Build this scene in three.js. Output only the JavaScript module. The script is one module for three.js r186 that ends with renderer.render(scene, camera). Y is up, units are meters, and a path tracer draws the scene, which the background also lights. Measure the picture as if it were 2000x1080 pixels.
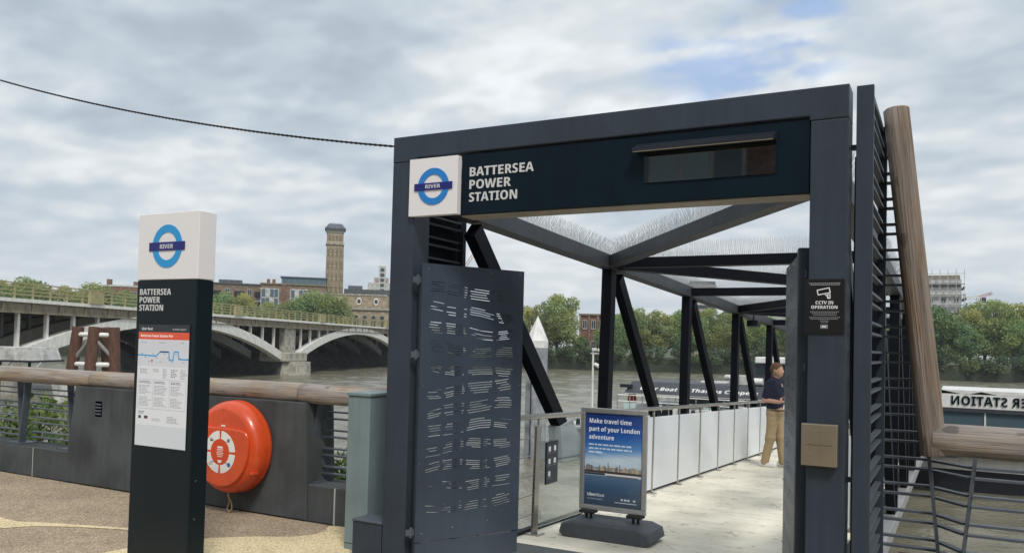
import * as THREE from 'three';
import { mergeGeometries } from 'three/addons/utils/BufferGeometryUtils.js';
import { RoundedBoxGeometry } from 'three/addons/geometries/RoundedBoxGeometry.js';
import { MarchingCubes } from 'three/addons/objects/MarchingCubes.js';
import { FontLoader } from 'three/addons/loaders/FontLoader.js';
import { TextGeometry } from 'three/addons/geometries/TextGeometry.js';

// ---------------------------------------------------------------- camera, sky, sun, exposure
const scene = new THREE.Scene();
const renderer = new THREE.WebGLRenderer({ antialias: true });
renderer.toneMapping = THREE.LinearToneMapping;
renderer.toneMappingExposure = 1.55;
renderer.shadowMap.enabled = true;
// phone camera at eye height on the promenade, picture cropped from a taller frame (lens shifted)
const camera = new THREE.PerspectiveCamera(42.69, 2000 / 1249.32, 0.05, 4000);
camera.position.set(3.594, 1.6, 4.790);
camera.up.set(-0.0077213, 0.99917902, 0.0397702);
camera.lookAt(3.594 - 0.47350986, 1.6 + 0.03137655, 4.790 - 0.88022948);
camera.setViewOffset(2000, 1249.32, 0, 0, 2000, 1080);
camera.updateMatrixWorld(); camera.updateProjectionMatrix();
scene.add(camera);

// seeded random and noise
function rng(seed) { let a = seed >>> 0; return () => { a = (a + 0x6D2B79F5) | 0; let t = Math.imul(a ^ (a >>> 15), 1 | a); t = (t + Math.imul(t ^ (t >>> 7), 61 | t)) ^ t; return ((t ^ (t >>> 14)) >>> 0) / 4294967296; }; }
const hash3 = (x, y, z) => { let h = Math.imul(x, 374761393) ^ Math.imul(y, 668265263) ^ Math.imul(z, 1274126177); h = Math.imul(h ^ (h >>> 13), 1103515245); h ^= h >>> 16; return ((h >>> 0) % 65536) / 65536; };
const fade = (t) => t * t * t * (t * (t * 6 - 15) + 10);
function vnoise(x, y, z = 0, px = 0, py = 0) {          // value noise on slice z, period px / py when given
  const xi = Math.floor(x), yi = Math.floor(y), zi = Math.floor(z), u = fade(x - xi), v = fade(y - yi);
  let x0 = xi, x1 = xi + 1, y0 = yi, y1 = yi + 1;
  if (px) { x0 = ((x0 % px) + px) % px; x1 = x0 + 1 === px ? 0 : x0 + 1; } if (py) { y0 = ((y0 % py) + py) % py; y1 = y0 + 1 === py ? 0 : y0 + 1; }
  const a = hash3(x0, y0, zi), b = hash3(x1, y0, zi), c = hash3(x0, y1, zi), d = hash3(x1, y1, zi), p = a + (b - a) * u, q = c + (d - c) * u;
  return p + (q - p) * v;
}
function fbm(x, y, oct, seed = 0, px = 0, py = 0) { let s = 0, a = 0.5, n = 0; for (let i = 0; i < oct; i++) { s += a * vnoise(x, y, seed + i * 17, px, py); n += a; a *= 0.5; x *= 2; y *= 2; px *= 2; py *= 2; } return s / n; }
const smooth = (a, b, x) => { const t = Math.min(1, Math.max(0, (x - a) / (b - a))); return t * t * (3 - 2 * t); };

{ // overcast sky with broken grey cloud and a few blue openings
  const w = 2048, h = 1024, d = new Float32Array(w * h * 4);
  const gaps = [[-0.288, 0.330, -0.900, 0.030], [-0.172, 0.343, -0.924, 0.062], [-0.190, 0.300, -0.935, 0.05], [-0.225, 0.315, -0.922, 0.04], [-0.13, 0.36, -0.922, 0.03], [0.45, 0.55, 0.70, 0.07], [-0.80, 0.50, 0.33, 0.06], [0.85, 0.42, -0.3, 0.05]];
  for (let j = 0; j < h; j++) for (let i = 0; i < w; i++) {
    const th = ((j + 0.5) / h - 0.5) * Math.PI, ph = ((i + 0.5) / w - 0.5) * 2 * Math.PI;
    const y = Math.sin(th), x = Math.cos(th) * Math.cos(ph), z = Math.cos(th) * Math.sin(ph), k = (j * w + i) * 4;
    if (y < -0.02) { d[k] = 0.12; d[k + 1] = 0.115; d[k + 2] = 0.10; d[k + 3] = 1; continue; }
    const s = 1 / (Math.max(y, 0) + 0.13), X = x * s * 1.5, Z = z * s * 1.7;
    const warp = fbm(X * 0.9 + 7, Z * 0.9, 3, 3) * 1.3;
    const big = fbm(X * 0.7 + warp + 3.1, Z * 0.7 - warp * 0.5 + 9.7, 5, 40);
    const mid = fbm(X * 2.4 - warp + 31, Z * 2.9 + warp, 5, 90);
    const c = smooth(0.25, 0.78, big * 0.55 + mid * 0.45);
    const puff = fbm(X * 5.2 + warp * 1.5, Z * 6.4 + 3, 4, 140);
    let l = 0.335 + 0.19 * c + 0.125 * smooth(0.26, 0.80, puff) * (0.35 + 0.65 * c);
    const veil = smooth(0.30, 0.0, y);                    // cloud base thins towards the horizon
    l = l * (1 - 0.55 * veil) + 0.480 * 0.55 * veil;
    const tone = smooth(0.34, 0.56, l); let R = l * (0.85 + 0.10 * tone), G = l * (0.99 + 0.01 * tone), B = l * (1.13 - 0.10 * tone);
    let g = 0; for (const [a, b, e, r] of gaps) { const dd = Math.hypot(x - a, y - b, z - e); g += Math.exp(-(dd * dd) / (r * r)); }
    g = Math.min(1, g) * smooth(0.36, 0.70, fbm(X * 5.3 + 11, Z * 6.1 + 5, 5, 7) + 0.06);
    R += (0.20 - R) * g * 0.72; G += (0.31 - G) * g * 0.72; B += (0.52 - B) * g * 0.72;
    d[k] = R; d[k + 1] = G; d[k + 2] = B; d[k + 3] = 1;
  }
  const t = new THREE.DataTexture(d, w, h, THREE.RGBAFormat, THREE.FloatType);
  t.mapping = THREE.EquirectangularReflectionMapping; t.magFilter = t.minFilter = THREE.LinearFilter; t.needsUpdate = true;
  scene.background = t; scene.environment = t;
}
scene.fog = new THREE.FogExp2(new THREE.Color(0.72, 0.78, 0.85), 0.00022);   // thin river haze
const sun = new THREE.DirectionalLight(new THREE.Color(1, 0.96, 0.9), 1.5);   // veiled sun, high behind the viewer
sun.position.set(21, 40, 23); sun.target.position.set(0, 0, 0);
sun.castShadow = true; sun.shadow.radius = 24; sun.shadow.mapSize.set(2048, 2048);
Object.assign(sun.shadow.camera, { left: -60, right: 60, top: 60, bottom: -60, near: 1, far: 200 });
scene.add(sun, sun.target);

// ---------------------------------------------------------------- textures and materials
function dataTex(size, fn, srgb = false, tile = 1, h = size) {
  const a = new Uint8Array(size * h * 4);
  for (let j = 0; j < h; j++) for (let i = 0; i < size; i++) { const c = fn(i / size, j / h, i, j), k = (j * size + i) * 4; for (let m = 0; m < 3; m++) a[k + m] = Math.max(0, Math.min(255, Math.round(255 * (Array.isArray(c) ? c[m] : c)))); a[k + 3] = 255; }
  const t = new THREE.DataTexture(a, size, h, THREE.RGBAFormat); t.wrapS = t.wrapT = THREE.RepeatWrapping; t.magFilter = THREE.LinearFilter; t.minFilter = THREE.LinearMipmapLinearFilter; t.generateMipmaps = true;
  if (srgb) t.colorSpace = THREE.SRGBColorSpace; t.repeat.set(1 / tile, 1 / tile); t.needsUpdate = true; return t;
}
function canvasTex(w, h, draw) {
  const c = document.createElement('canvas'); c.width = w; c.height = h; draw(c.getContext('2d'), w, h);
  const t = new THREE.CanvasTexture(c); t.colorSpace = THREE.SRGBColorSpace; t.magFilter = THREE.LinearFilter; t.needsUpdate = true; return t;
}
const rgb = (r, g, b) => new THREE.Color().setRGB(r, g, b);
// dusty, faintly streaked paint: multiplies the base colour
const T_paint = dataTex(512, (u, v) => { const n = fbm(u * 4, v * 4, 5, 1, 4, 4), st = fbm(u * 48, v * 3, 3, 9, 48, 3), f = hash3((u * 512) | 0, (v * 512) | 0, 5); const l = 0.82 + 0.22 * n + 0.08 * (st - 0.5) + 0.05 * (f - 0.5); return [l, l, l * 0.995]; }, true, 1.7);
const T_paintRough = dataTex(256, (u, v) => 0.55 + 0.45 * fbm(u * 6, v * 6, 4, 21, 6, 6), false, 0.9);
const T_fine = dataTex(256, (u, v, i, j) => 0.5 + 0.5 * (fbm(u * 32, v * 32, 3, 31, 32, 32) - 0.5) + 0.2 * (hash3(i, j, 3) - 0.5), false, 0.35);
const T_concrete = dataTex(512, (u, v, i, j) => { const n = fbm(u * 5, v * 5, 6, 51, 5, 5), st = fbm(u * 30, v * 2, 4, 57, 30, 2), g = hash3(i, j, 8); const dr = smooth(0.55, 0.8, fbm(u * 14, v * 1.0 + 0.3, 4, 61, 14, 1)); const l = 0.64 + 0.50 * n + 0.16 * (st - 0.5) + 0.10 * (g - 0.5) - 0.10 * dr; return [l, l, l * 0.99]; }, true, 1.9);
const gravelFn = (lift) => (u, v, i, j) => {   // small stones set in resin, each its own tone
  const a = vnoise(u * 120, v * 120, 1, 120, 120), b = hash3(Math.floor(u * 150), Math.floor(v * 150), 2), e = hash3(Math.floor(u * 341), Math.floor(v * 341), 4), n = fbm(u * 4, v * 4, 4, 71, 4, 4), st = smooth(0.62, 0.78, fbm(u * 7, v * 7, 5, 77, 7, 7));
  const l = 0.70 + lift + 0.22 * (a - 0.5) + 0.20 * (b - 0.5) + 0.15 * (e - 0.5) + 0.13 * (n - 0.5) - 0.07 * st; return [l, l * (0.985 + 0.05 * (b - 0.5)), l * (0.96 + 0.08 * (e - 0.5))];
};
const T_gravel = dataTex(1024, gravelFn(0), true, 1.35), T_gravelPale = dataTex(512, gravelFn(0.17), true, 1.1);
const T_gravelBump = dataTex(512, (u, v) => 0.6 * vnoise(u * 170, v * 170, 1, 170, 170) + 0.4 * hash3(Math.floor(u * 340), Math.floor(v * 340), 2), false, 1.35);
const T_deck = dataTex(1024, (u, v, i, j) => { const n = fbm(u * 5, v * 5, 6, 81, 5, 5), g = hash3(i, j, 11), st = fbm(u * 3, v * 22, 4, 87, 3, 22), sp = smooth(0.70, 0.82, fbm(u * 26, v * 26, 3, 91, 26, 26)); const l = 0.80 + 0.26 * n + 0.10 * (g - 0.5) + 0.12 * (st - 0.5) - 0.16 * sp; return [l, l * 0.99, l * 0.965]; }, true, 2.1);
const T_wood = dataTex(1024, (u, v) => {   // u along the grain
  const g = fbm(u * 5, v * 90, 5, 101, 5, 90), w = fbm(u * 3, v * 14, 4, 108, 3, 14), p = smooth(0.45, 0.7, fbm(u * 4, v * 5, 4, 115, 4, 5)), ck = smooth(0.72, 0.8, fbm(u * 7, v * 120, 3, 121, 7, 120));
  const kn = smooth(0.80, 0.86, fbm(u * 9, v * 9, 2, 127, 9, 9)); const l = 0.70 + 0.20 * (g - 0.5) + 0.26 * (w - 0.5) - 0.26 * ck - 0.16 * kn; return [l, l * 0.965 - 0.035 * p, l * 0.93 - 0.085 * p];
}, true, 1, 512);
const T_woodBump = dataTex(512, (u, v) => fbm(u * 5, v * 90, 4, 101, 5, 90) - 0.3 * smooth(0.7, 0.8, fbm(u * 7, v * 120, 3, 121, 7, 120)), false, 1);
const T_water = dataTex(1024, (u, v) => { let s = 0; s += fbm(u * 7, v * 11, 5, 131, 7, 11); const r = Math.abs(fbm(u * 14 + 0.5, v * 20, 4, 137, 14, 20) - 0.5) * 2; return 0.65 * s + 0.35 * (1 - r); }, false, 3.1);
const T_brick = dataTex(512, (u, v, i, j) => { const bx = Math.floor(u * 16 + (Math.floor(v * 32) % 2) * 0.5), by = Math.floor(v * 32); const l = 0.78 + 0.3 * (hash3(bx % 16, by, 4) - 0.5) + 0.2 * (fbm(u * 5, v * 5, 4, 141, 5, 5) - 0.5); return [l, l * 0.98, l * 0.96]; }, true, 4);

const T_worn = dataTex(512, (u, v, i, j) => { const n = fbm(u * 3, v * 3, 5, 151, 3, 3), sc = smooth(0.74, 0.80, fbm(u * 6, v * 90, 3, 157, 6, 90)) + smooth(0.77, 0.83, fbm(u * 80, v * 7, 3, 163, 80, 7)), dot = hash3(i >> 1, j >> 1, 6) > 0.994 ? 1 : 0; const l = 0.84 + 0.2 * n - 0.10 * sc - 0.25 * dot; return [l, l + 0.05 * n, l + 0.06 * n]; }, true, 0.8);
const std = (o) => new THREE.MeshStandardMaterial(o);
const phys = (o) => new THREE.MeshPhysicalMaterial(o);
const steel = (r, g, b, rough = 0.5, spec = 0.55) => phys({ color: rgb(r, g, b), roughness: rough, specularIntensity: spec, map: T_paint, bumpMap: T_fine, bumpScale: 0.0006 });
const M = {
  portal: steel(0.039, 0.053, 0.074, 0.44), board: steel(0.0045, 0.0135, 0.023, 0.36, 0.25), truss: steel(0.005, 0.006, 0.011, 0.5, 0.25), chord: steel(0.062, 0.068, 0.080, 0.5, 0.4),
  gate: steel(0.040, 0.057, 0.084, 0.38, 0.9), slat: steel(0.095, 0.112, 0.138, 0.42), totem: steel(0.0075, 0.0150, 0.0205, 0.40, 0.4), cabinet: steel(0.225, 0.295, 0.315, 0.55),
  soffit: steel(0.36, 0.33, 0.29, 0.6), white: std({ color: rgb(0.80, 0.79, 0.78), roughness: 0.42, map: T_paint }), signWhite: phys({ color: rgb(0.78, 0.765, 0.775), roughness: 0.35, bumpMap: T_fine, bumpScale: 0.0004 }),
  letter: std({ color: rgb(0.60, 0.61, 0.62), roughness: 0.5 }), ringBlue: std({ color: rgb(0.012, 0.30, 0.66), roughness: 0.4 }), barBlue: std({ color: rgb(0.006, 0.008, 0.16), roughness: 0.4 }),
  ringDeep: std({ color: rgb(0.010, 0.20, 0.58), roughness: 0.4 }),
  screen: phys({ color: rgb(0.004, 0.008, 0.011), roughness: 0.03, ior: 1.9, clearcoat: 1, clearcoatRoughness: 0.02 }), hood: steel(0.02, 0.024, 0.032, 0.4),
  inox: std({ color: rgb(0.46, 0.44, 0.41), roughness: 0.36, metalness: 0.9, map: T_paint, roughnessMap: T_paintRough }), zinc: std({ color: rgb(0.55, 0.56, 0.57), roughness: 0.45, metalness: 0.6, map: T_paint }),
  bronze: std({ color: rgb(0.36, 0.32, 0.25), roughness: 0.42, metalness: 0.75, map: T_paint, roughnessMap: T_paintRough }),
  alu: std({ color: rgb(0.56, 0.57, 0.59), roughness: 0.34, metalness: 0.75, map: T_paint }),
  panelWhite: phys({ color: rgb(0.93, 0.95, 0.97), roughness: 0.9, transmission: 0.5, thickness: 0, clearcoat: 0.8, clearcoatRoughness: 0.12 }),
  glass: phys({ color: rgb(0.93, 0.97, 0.97), roughness: 0.03, transmission: 1, thickness: 0, ior: 1.5 }),
  rubber: std({ color: rgb(0.016, 0.017, 0.019), roughness: 0.75 }), greyPlastic: std({ color: rgb(0.085, 0.095, 0.115), roughness: 0.6, bumpMap: T_fine, bumpScale: 0.002, map: T_paint }),
  concreteDark: std({ color: rgb(0.074, 0.083, 0.088), roughness: 0.85, map: T_concrete, bumpMap: T_fine, bumpScale: 0.003 }), concretePale: std({ color: rgb(0.46, 0.44, 0.38), roughness: 0.9, map: T_concrete }),
  seal: std({ color: rgb(0.42, 0.42, 0.41), roughness: 0.8 }),
  wood: std({ color: rgb(0.66, 0.635, 0.62), roughness: 0.78, map: T_wood, bumpMap: T_woodBump, bumpScale: 0.004 }),
  woodPole: std({ color: rgb(0.46, 0.41, 0.375), roughness: 0.78, map: T_wood, bumpMap: T_woodBump, bumpScale: 0.005 }),
  gravel: std({ color: rgb(0.74, 0.60, 0.44), roughness: 0.95, map: T_gravel, bumpMap: T_gravelBump, bumpScale: 0.004 }), gravelCream: std({ color: rgb(0.88, 0.74, 0.48), roughness: 0.95, map: T_gravelPale, bumpMap: T_gravelBump, bumpScale: 0.004 }),
  deck: std({ color: rgb(0.90, 0.865, 0.765), roughness: 0.85, map: T_deck, bumpMap: T_fine, bumpScale: 0.002 }),
  orange: phys({ color: rgb(0.80, 0.085, 0.016), roughness: 0.34, clearcoat: 0.25, roughnessMap: T_paintRough, map: T_worn, bumpMap: T_fine, bumpScale: 0.0012 }),
  rope: std({ color: rgb(0.46, 0.30, 0.14), roughness: 0.9 }), black: std({ color: rgb(0.010, 0.010, 0.012), roughness: 0.5 }), cable: std({ color: rgb(0.012, 0.012, 0.014), roughness: 0.7 }),
  water: phys({ color: rgb(0.185, 0.173, 0.128), roughness: 0.10, ior: 1.34, bumpMap: T_water, bumpScale: 0.05 }),
  soil: std({ color: rgb(0.06, 0.05, 0.035), roughness: 1, map: T_concrete }), bank: std({ color: rgb(0.10, 0.11, 0.06), roughness: 1, map: T_concrete }), wallGreen: std({ color: rgb(0.045, 0.055, 0.035), roughness: 0.95, map: T_concrete }),
  bridgeWhite: std({ color: rgb(0.86, 0.85, 0.81), roughness: 0.6, map: T_paint }), bridgeGrey: std({ color: rgb(0.27, 0.27, 0.26), roughness: 0.7, map: T_paint }), bridgeBrown: std({ color: rgb(0.30, 0.265, 0.20), roughness: 0.75, map: T_concrete }), bridgeRail: std({ color: rgb(0.42, 0.38, 0.21), roughness: 0.7, map: T_paint }), bridgeDark: std({ color: rgb(0.085, 0.085, 0.08), roughness: 0.9, map: T_concrete }),
  rust: std({ color: rgb(0.13, 0.062, 0.042), roughness: 0.9, map: T_concrete }), redLead: std({ color: rgb(0.25, 0.022, 0.026), roughness: 0.75, map: T_concrete }), pileGrey: std({ color: rgb(0.33, 0.35, 0.38), roughness: 0.6, map: T_concrete }),
  brick: std({ color: rgb(0.34, 0.195, 0.145), roughness: 0.95, map: T_brick }), brickBrown: std({ color: rgb(0.36, 0.27, 0.20), roughness: 0.95, map: T_brick }), stock: std({ color: rgb(0.55, 0.48, 0.34), roughness: 0.95, map: T_brick }), stockDark: std({ color: rgb(0.40, 0.345, 0.24), roughness: 0.95, map: T_brick }),
  slate: std({ color: rgb(0.12, 0.125, 0.135), roughness: 0.8, map: T_concrete }), lead: std({ color: rgb(0.13, 0.14, 0.18), roughness: 0.7, map: T_concrete }), pale: std({ color: rgb(0.62, 0.62, 0.61), roughness: 0.8, map: T_concrete }), pinkish: std({ color: rgb(0.50, 0.40, 0.37), roughness: 0.85, map: T_concrete }),
  window: phys({ color: rgb(0.03, 0.045, 0.055), roughness: 0.12, clearcoat: 0.6 }), windowBlue: phys({ color: rgb(0.075, 0.115, 0.14), roughness: 0.12, clearcoat: 0.7 }), teal: std({ color: rgb(0.10, 0.20, 0.24), roughness: 0.5 }), paleTeal: std({ color: rgb(0.32, 0.44, 0.47), roughness: 0.3 }),
  hull: std({ color: rgb(0.012, 0.014, 0.020), roughness: 0.4 }), boatGrey: std({ color: rgb(0.045, 0.05, 0.062), roughness: 0.5, map: T_paint }), red: std({ color: rgb(0.42, 0.015, 0.025), roughness: 0.8 }), craneRed: std({ color: rgb(0.40, 0.06, 0.06), roughness: 0.7 }),
  bark: std({ color: rgb(0.085, 0.07, 0.05), roughness: 1 }),
  skin: std({ color: rgb(0.48, 0.27, 0.19), roughness: 0.6 }), navy: std({ color: rgb(0.010, 0.013, 0.036), roughness: 0.9 }), khaki: std({ color: rgb(0.36, 0.27, 0.155), roughness: 0.95 }), hair: std({ color: rgb(0.12, 0.065, 0.035), roughness: 0.9 }), shoe: std({ color: rgb(0.68, 0.68, 0.66), roughness: 0.7 }),
};

// ---------------------------------------------------------------- builders
const taken = new Map();
function numbered(n) { const k = taken.get(n) ?? 0; taken.set(n, k + 1); return k ? `${n}_${String(k).padStart(3, '0')}` : n; }
function tag(o, label, category, group) { o.userData.label = label; o.userData.category = category; if (group) o.userData.group = group; return o; }
function thing(name, label, category, pos = [0, 0, 0], turn = 0, group) { const o = new THREE.Group(); o.name = numbered(name); o.position.set(...pos); o.rotation.y = turn; scene.add(o); return tag(o, label, category, group); }
function mesh(name, g, m, parent, label) { const o = new THREE.Mesh(Array.isArray(g) ? mergeGeometries(g.map((x) => (x.index ? x.toNonIndexed() : x))) : g, m); o.name = name; o.castShadow = o.receiveShadow = true; parent.add(o); if (label) o.userData.label = label; return o; }
function struct(name, g, m) { const o = mesh(numbered(name), g, m, scene); o.userData.kind = 'structure'; return o; }
function sub(name, parent) { const g = new THREE.Group(); g.name = name; parent.add(g); return g; }
function copyOf(o, pos, turn, label, group) { const c = o.clone(); c.userData = { ...o.userData }; c.name = numbered(o.name.replace(/_\d{3}$/, '')); scene.add(c); c.position.set(...pos); c.rotation.y = turn; if (label) c.userData.label = label; if (group) c.userData.group = group; return c; }
function boxUV(g) {   // uv in metres from the face's own direction
  if (!g.attributes.normal) g.computeVertexNormals();
  const p = g.attributes.position, n = g.attributes.normal, uv = new Float32Array(p.count * 2);
  for (let i = 0; i < p.count; i++) { const ax = Math.abs(n.getX(i)), ay = Math.abs(n.getY(i)), az = Math.abs(n.getZ(i)); if (ay >= ax && ay >= az) { uv[2 * i] = p.getX(i); uv[2 * i + 1] = p.getZ(i); } else if (ax >= az) { uv[2 * i] = p.getZ(i); uv[2 * i + 1] = p.getY(i); } else { uv[2 * i] = p.getX(i); uv[2 * i + 1] = p.getY(i); } }
  g.setAttribute('uv', new THREE.BufferAttribute(uv, 2)); return g;
}
function bx(x0, x1, y0, y1, z0, z1, r = 0) { const w = Math.abs(x1 - x0), h = Math.abs(y1 - y0), d = Math.abs(z1 - z0); const g = r ? new RoundedBoxGeometry(w, h, d, 2, Math.min(r, w / 2.01, h / 2.01, d / 2.01)) : new THREE.BoxGeometry(w, h, d); g.translate((x0 + x1) / 2, (y0 + y1) / 2, (z0 + z1) / 2); return boxUV(g); }
const v3 = (a) => new THREE.Vector3(...a);
function bar(a, b, w, h, up = [0, 1, 0], r = 0) {      // box from a to b, w across, h along up
  const A = v3(a), B = v3(b), d = B.clone().sub(A), l = d.length(); d.normalize(); let u = v3(up); const s = new THREE.Vector3().crossVectors(u, d).normalize(); u = new THREE.Vector3().crossVectors(d, s);
  const g = r ? new RoundedBoxGeometry(w, h, l, 2, r) : new THREE.BoxGeometry(w, h, l); boxUV(g); g.applyMatrix4(new THREE.Matrix4().makeBasis(s, u, d)); g.translate((A.x + B.x) / 2, (A.y + B.y) / 2, (A.z + B.z) / 2); return g;
}
function rod(a, b, r0, r1 = r0, n = 10, open = false) { const A = v3(a), B = v3(b), d = B.clone().sub(A), l = d.length(); const g = new THREE.CylinderGeometry(r1, r0, l, n, 1, open); const uv = g.attributes.uv; for (let i = 0; i < uv.count; i++) uv.setXY(i, uv.getX(i) * 2 * Math.PI * r0, uv.getY(i) * l); g.applyQuaternion(new THREE.Quaternion().setFromUnitVectors(new THREE.Vector3(0, 1, 0), d.normalize())); g.translate((A.x + B.x) / 2, (A.y + B.y) / 2, (A.z + B.z) / 2); return g; }
function tube(pts, r, n = 40, k = 7) { return new THREE.TubeGeometry(new THREE.CatmullRomCurve3(pts.map(v3)), n, r, k); }
function prism(pts, depth, bevel = 0) { const s = new THREE.Shape(pts.map(([x, y]) => new THREE.Vector2(x, y))); return boxUV(new THREE.ExtrudeGeometry(s, { depth, bevelEnabled: bevel > 0, bevelSize: bevel, bevelThickness: bevel, bevelSegments: 2, curveSegments: 24 })); }
const bold = await new FontLoader().loadAsync('fonts/droid/droid_sans_bold.typeface.json');
const capOne = (() => { const g = new TextGeometry('H', { font: bold, size: 1, depth: 0.1, bevelEnabled: false }); g.computeBoundingBox(); return g.boundingBox.max.y; })();
function text(s, cap, depth, width) { const g = new TextGeometry(s, { font: bold, size: cap / capOne, depth, curveSegments: 5, bevelEnabled: false }); g.computeBoundingBox(); const b = g.boundingBox; g.translate(-b.min.x, 0, 0); if (width) g.scale(width / (b.max.x - b.min.x), 1, 1); return g; }
function ringGeo(r0, r1, depth) { const s = new THREE.Shape().absarc(0, 0, r1, 0, Math.PI * 2); s.holes.push(new THREE.Path().absarc(0, 0, r0, 0, Math.PI * 2, true)); return boxUV(new THREE.ExtrudeGeometry(s, { depth, bevelEnabled: false, curveSegments: 40 })); }
// ---------------------------------------------------------------- the setting
{ // the river: a wide sheet, and short wind waves modelled over the stretch in view
  const far = new THREE.PlaneGeometry(3600, 2200).rotateX(-Math.PI / 2).translate(0, -3.62, -900), near = new THREE.PlaneGeometry(156, 204, 350, 455).rotateX(-Math.PI / 2).translate(-48, -3.4, -103.3);
  const p = near.attributes.position; for (let i = 0; i < p.count; i++) { const x = p.getX(i), z = p.getZ(i), k = fbm(x / 34 + 9, z / 21, 2, 205); p.setY(i, -3.4 + (0.26 + 0.34 * k) * (fbm(x / 4.6 + 0.25 * z / 4.6, z / 2.3, 3, 211) - 0.5) + 0.10 * (vnoise(x / 1.25, z / 0.9, 223) - 0.5)); } near.computeVertexNormals();
  for (const [n, g] of [['river', near], ['outer_river', far]]) { const uv = g.attributes.uv, q = g.attributes.position; for (let i = 0; i < q.count; i++) uv.setXY(i, q.getX(i), q.getZ(i)); struct(n, g, M.water); }
}
struct('promenade_paving', [bx(-60, -0.003, -0.4, 0, -0.785, 40), bx(0.003, 3.117, -0.4, 0, 0.05, 40), bx(3.12, 60, -0.4, 0, -0.785, 40)], M.gravel);
{ // cream resin bands swept in long curves through the paving, each a 4 mm sheet
  const sheet = (pts) => { const s = new THREE.Shape(); s.moveTo(pts[0][0], -pts[0][1]); s.splineThru(pts.slice(1).map(([x, z]) => new THREE.Vector2(x, -z))); s.closePath(); const g = new THREE.ShapeGeometry(s, 40); g.rotateX(-Math.PI / 2).translate(0, 0.004, 0); return boxUV(g); };
  struct('cream_paving_band', sheet([[-1.62, 0.12], [-1.36, -0.12], [-1.10, -0.30], [-1.02, -0.55], [-1.10, -0.775], [-0.60, -0.775], [-0.30, -0.40], [-0.25, 0.3], [-0.6, 1.2], [-1.2, 1.9], [-1.9, 1.6], [-1.85, 0.6]]), M.gravelCream);
  struct('cream_paving_band', sheet([[-4.6, 0.45], [-3.5, 0.60], [-3.15, 0.50], [-2.40, 0.245], [-1.75, 0.085], [-1.75, 0.115], [-2.40, 0.30], [-3.05, 0.60], [-3.4, 0.95], [-4.4, 1.15]]), M.gravelCream);
}
struct('river_embankment', [bx(-60, 60, -3.9, -0.01, -1.20, -0.82), bx(-60, -0.5, -3.9, -0.75, -4.2, -1.2)], M.concreteDark);
struct('planting_bed', bx(-60, -0.52, -0.9, -0.62, -4.1, -1.2), M.soil);
{ // far bank
  const pts = [[-1500, -140], [-400, -108], [-200, -112], [-82, -155.5], [-52, -169], [-20, -176], [8, -190], [26, -197], [200, -250], [1500, -560], [1500, -1900], [-1500, -1900]];
  const s = new THREE.Shape(pts.map(([x, z]) => new THREE.Vector2(x, -z)));
  struct('far_bank', boxUV(new THREE.ExtrudeGeometry(s, { depth: 3.2, bevelEnabled: false }).rotateX(-Math.PI / 2).translate(0, -3.7, 0)), M.bank);
  for (let i = 1; i < 9; i++) { const [x0, z0] = pts[i], [x1, z1] = pts[i + 1]; struct('far_river_wall', bar([x0, -2.9, z0 + 0.3], [x1, -2.9, z1 + 0.3], 0.7, 2.6), M.wallGreen); }
}
// ---------------------------------------------------------------- promenade wall, fence and handrail
const wall = thing('promenade_wall', 'low dark grey concrete river wall with a raised block holding the orange lifebuoy case', 'wall');
for (const [a, b] of [[-13.6, -9.55], [-9.54, -5.475], [-5.46, -1.125], [-1.108, -0.545], [3.3, 6.2], [6.21, 12]]) mesh('kerb_block', bx(a, b, 0, 0.325, -1.16, -0.79, 0.012), M.concreteDark, wall);
mesh('joint_seal', bx(-1.124, -1.109, 0.0, 0.318, -1.1, -0.793), M.seal, wall);
mesh('joint_seal', bx(-5.474, -5.461, 0.0, 0.318, -1.1, -0.795), M.seal, wall);
{ const g = prism([[-4.86, 0.02], [-1.42, 0.02], [-1.47, 1.035], [-4.70, 1.035]], 0.36, 0.012); g.translate(0, 0, -1.14); mesh('raised_block', g, M.concreteDark, wall); }
{ const p = mesh('vent_plate', bx(-4.375, -4.255, 0.735, 0.905, -0.778, -0.768, 0.004), M.hood, wall); for (let i = 0; i < 4; i++) mesh('vent_slot', bx(-4.36, -4.27, 0.76 + i * 0.034, 0.776 + i * 0.034, -0.768, -0.762), M.slat, p); }
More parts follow.
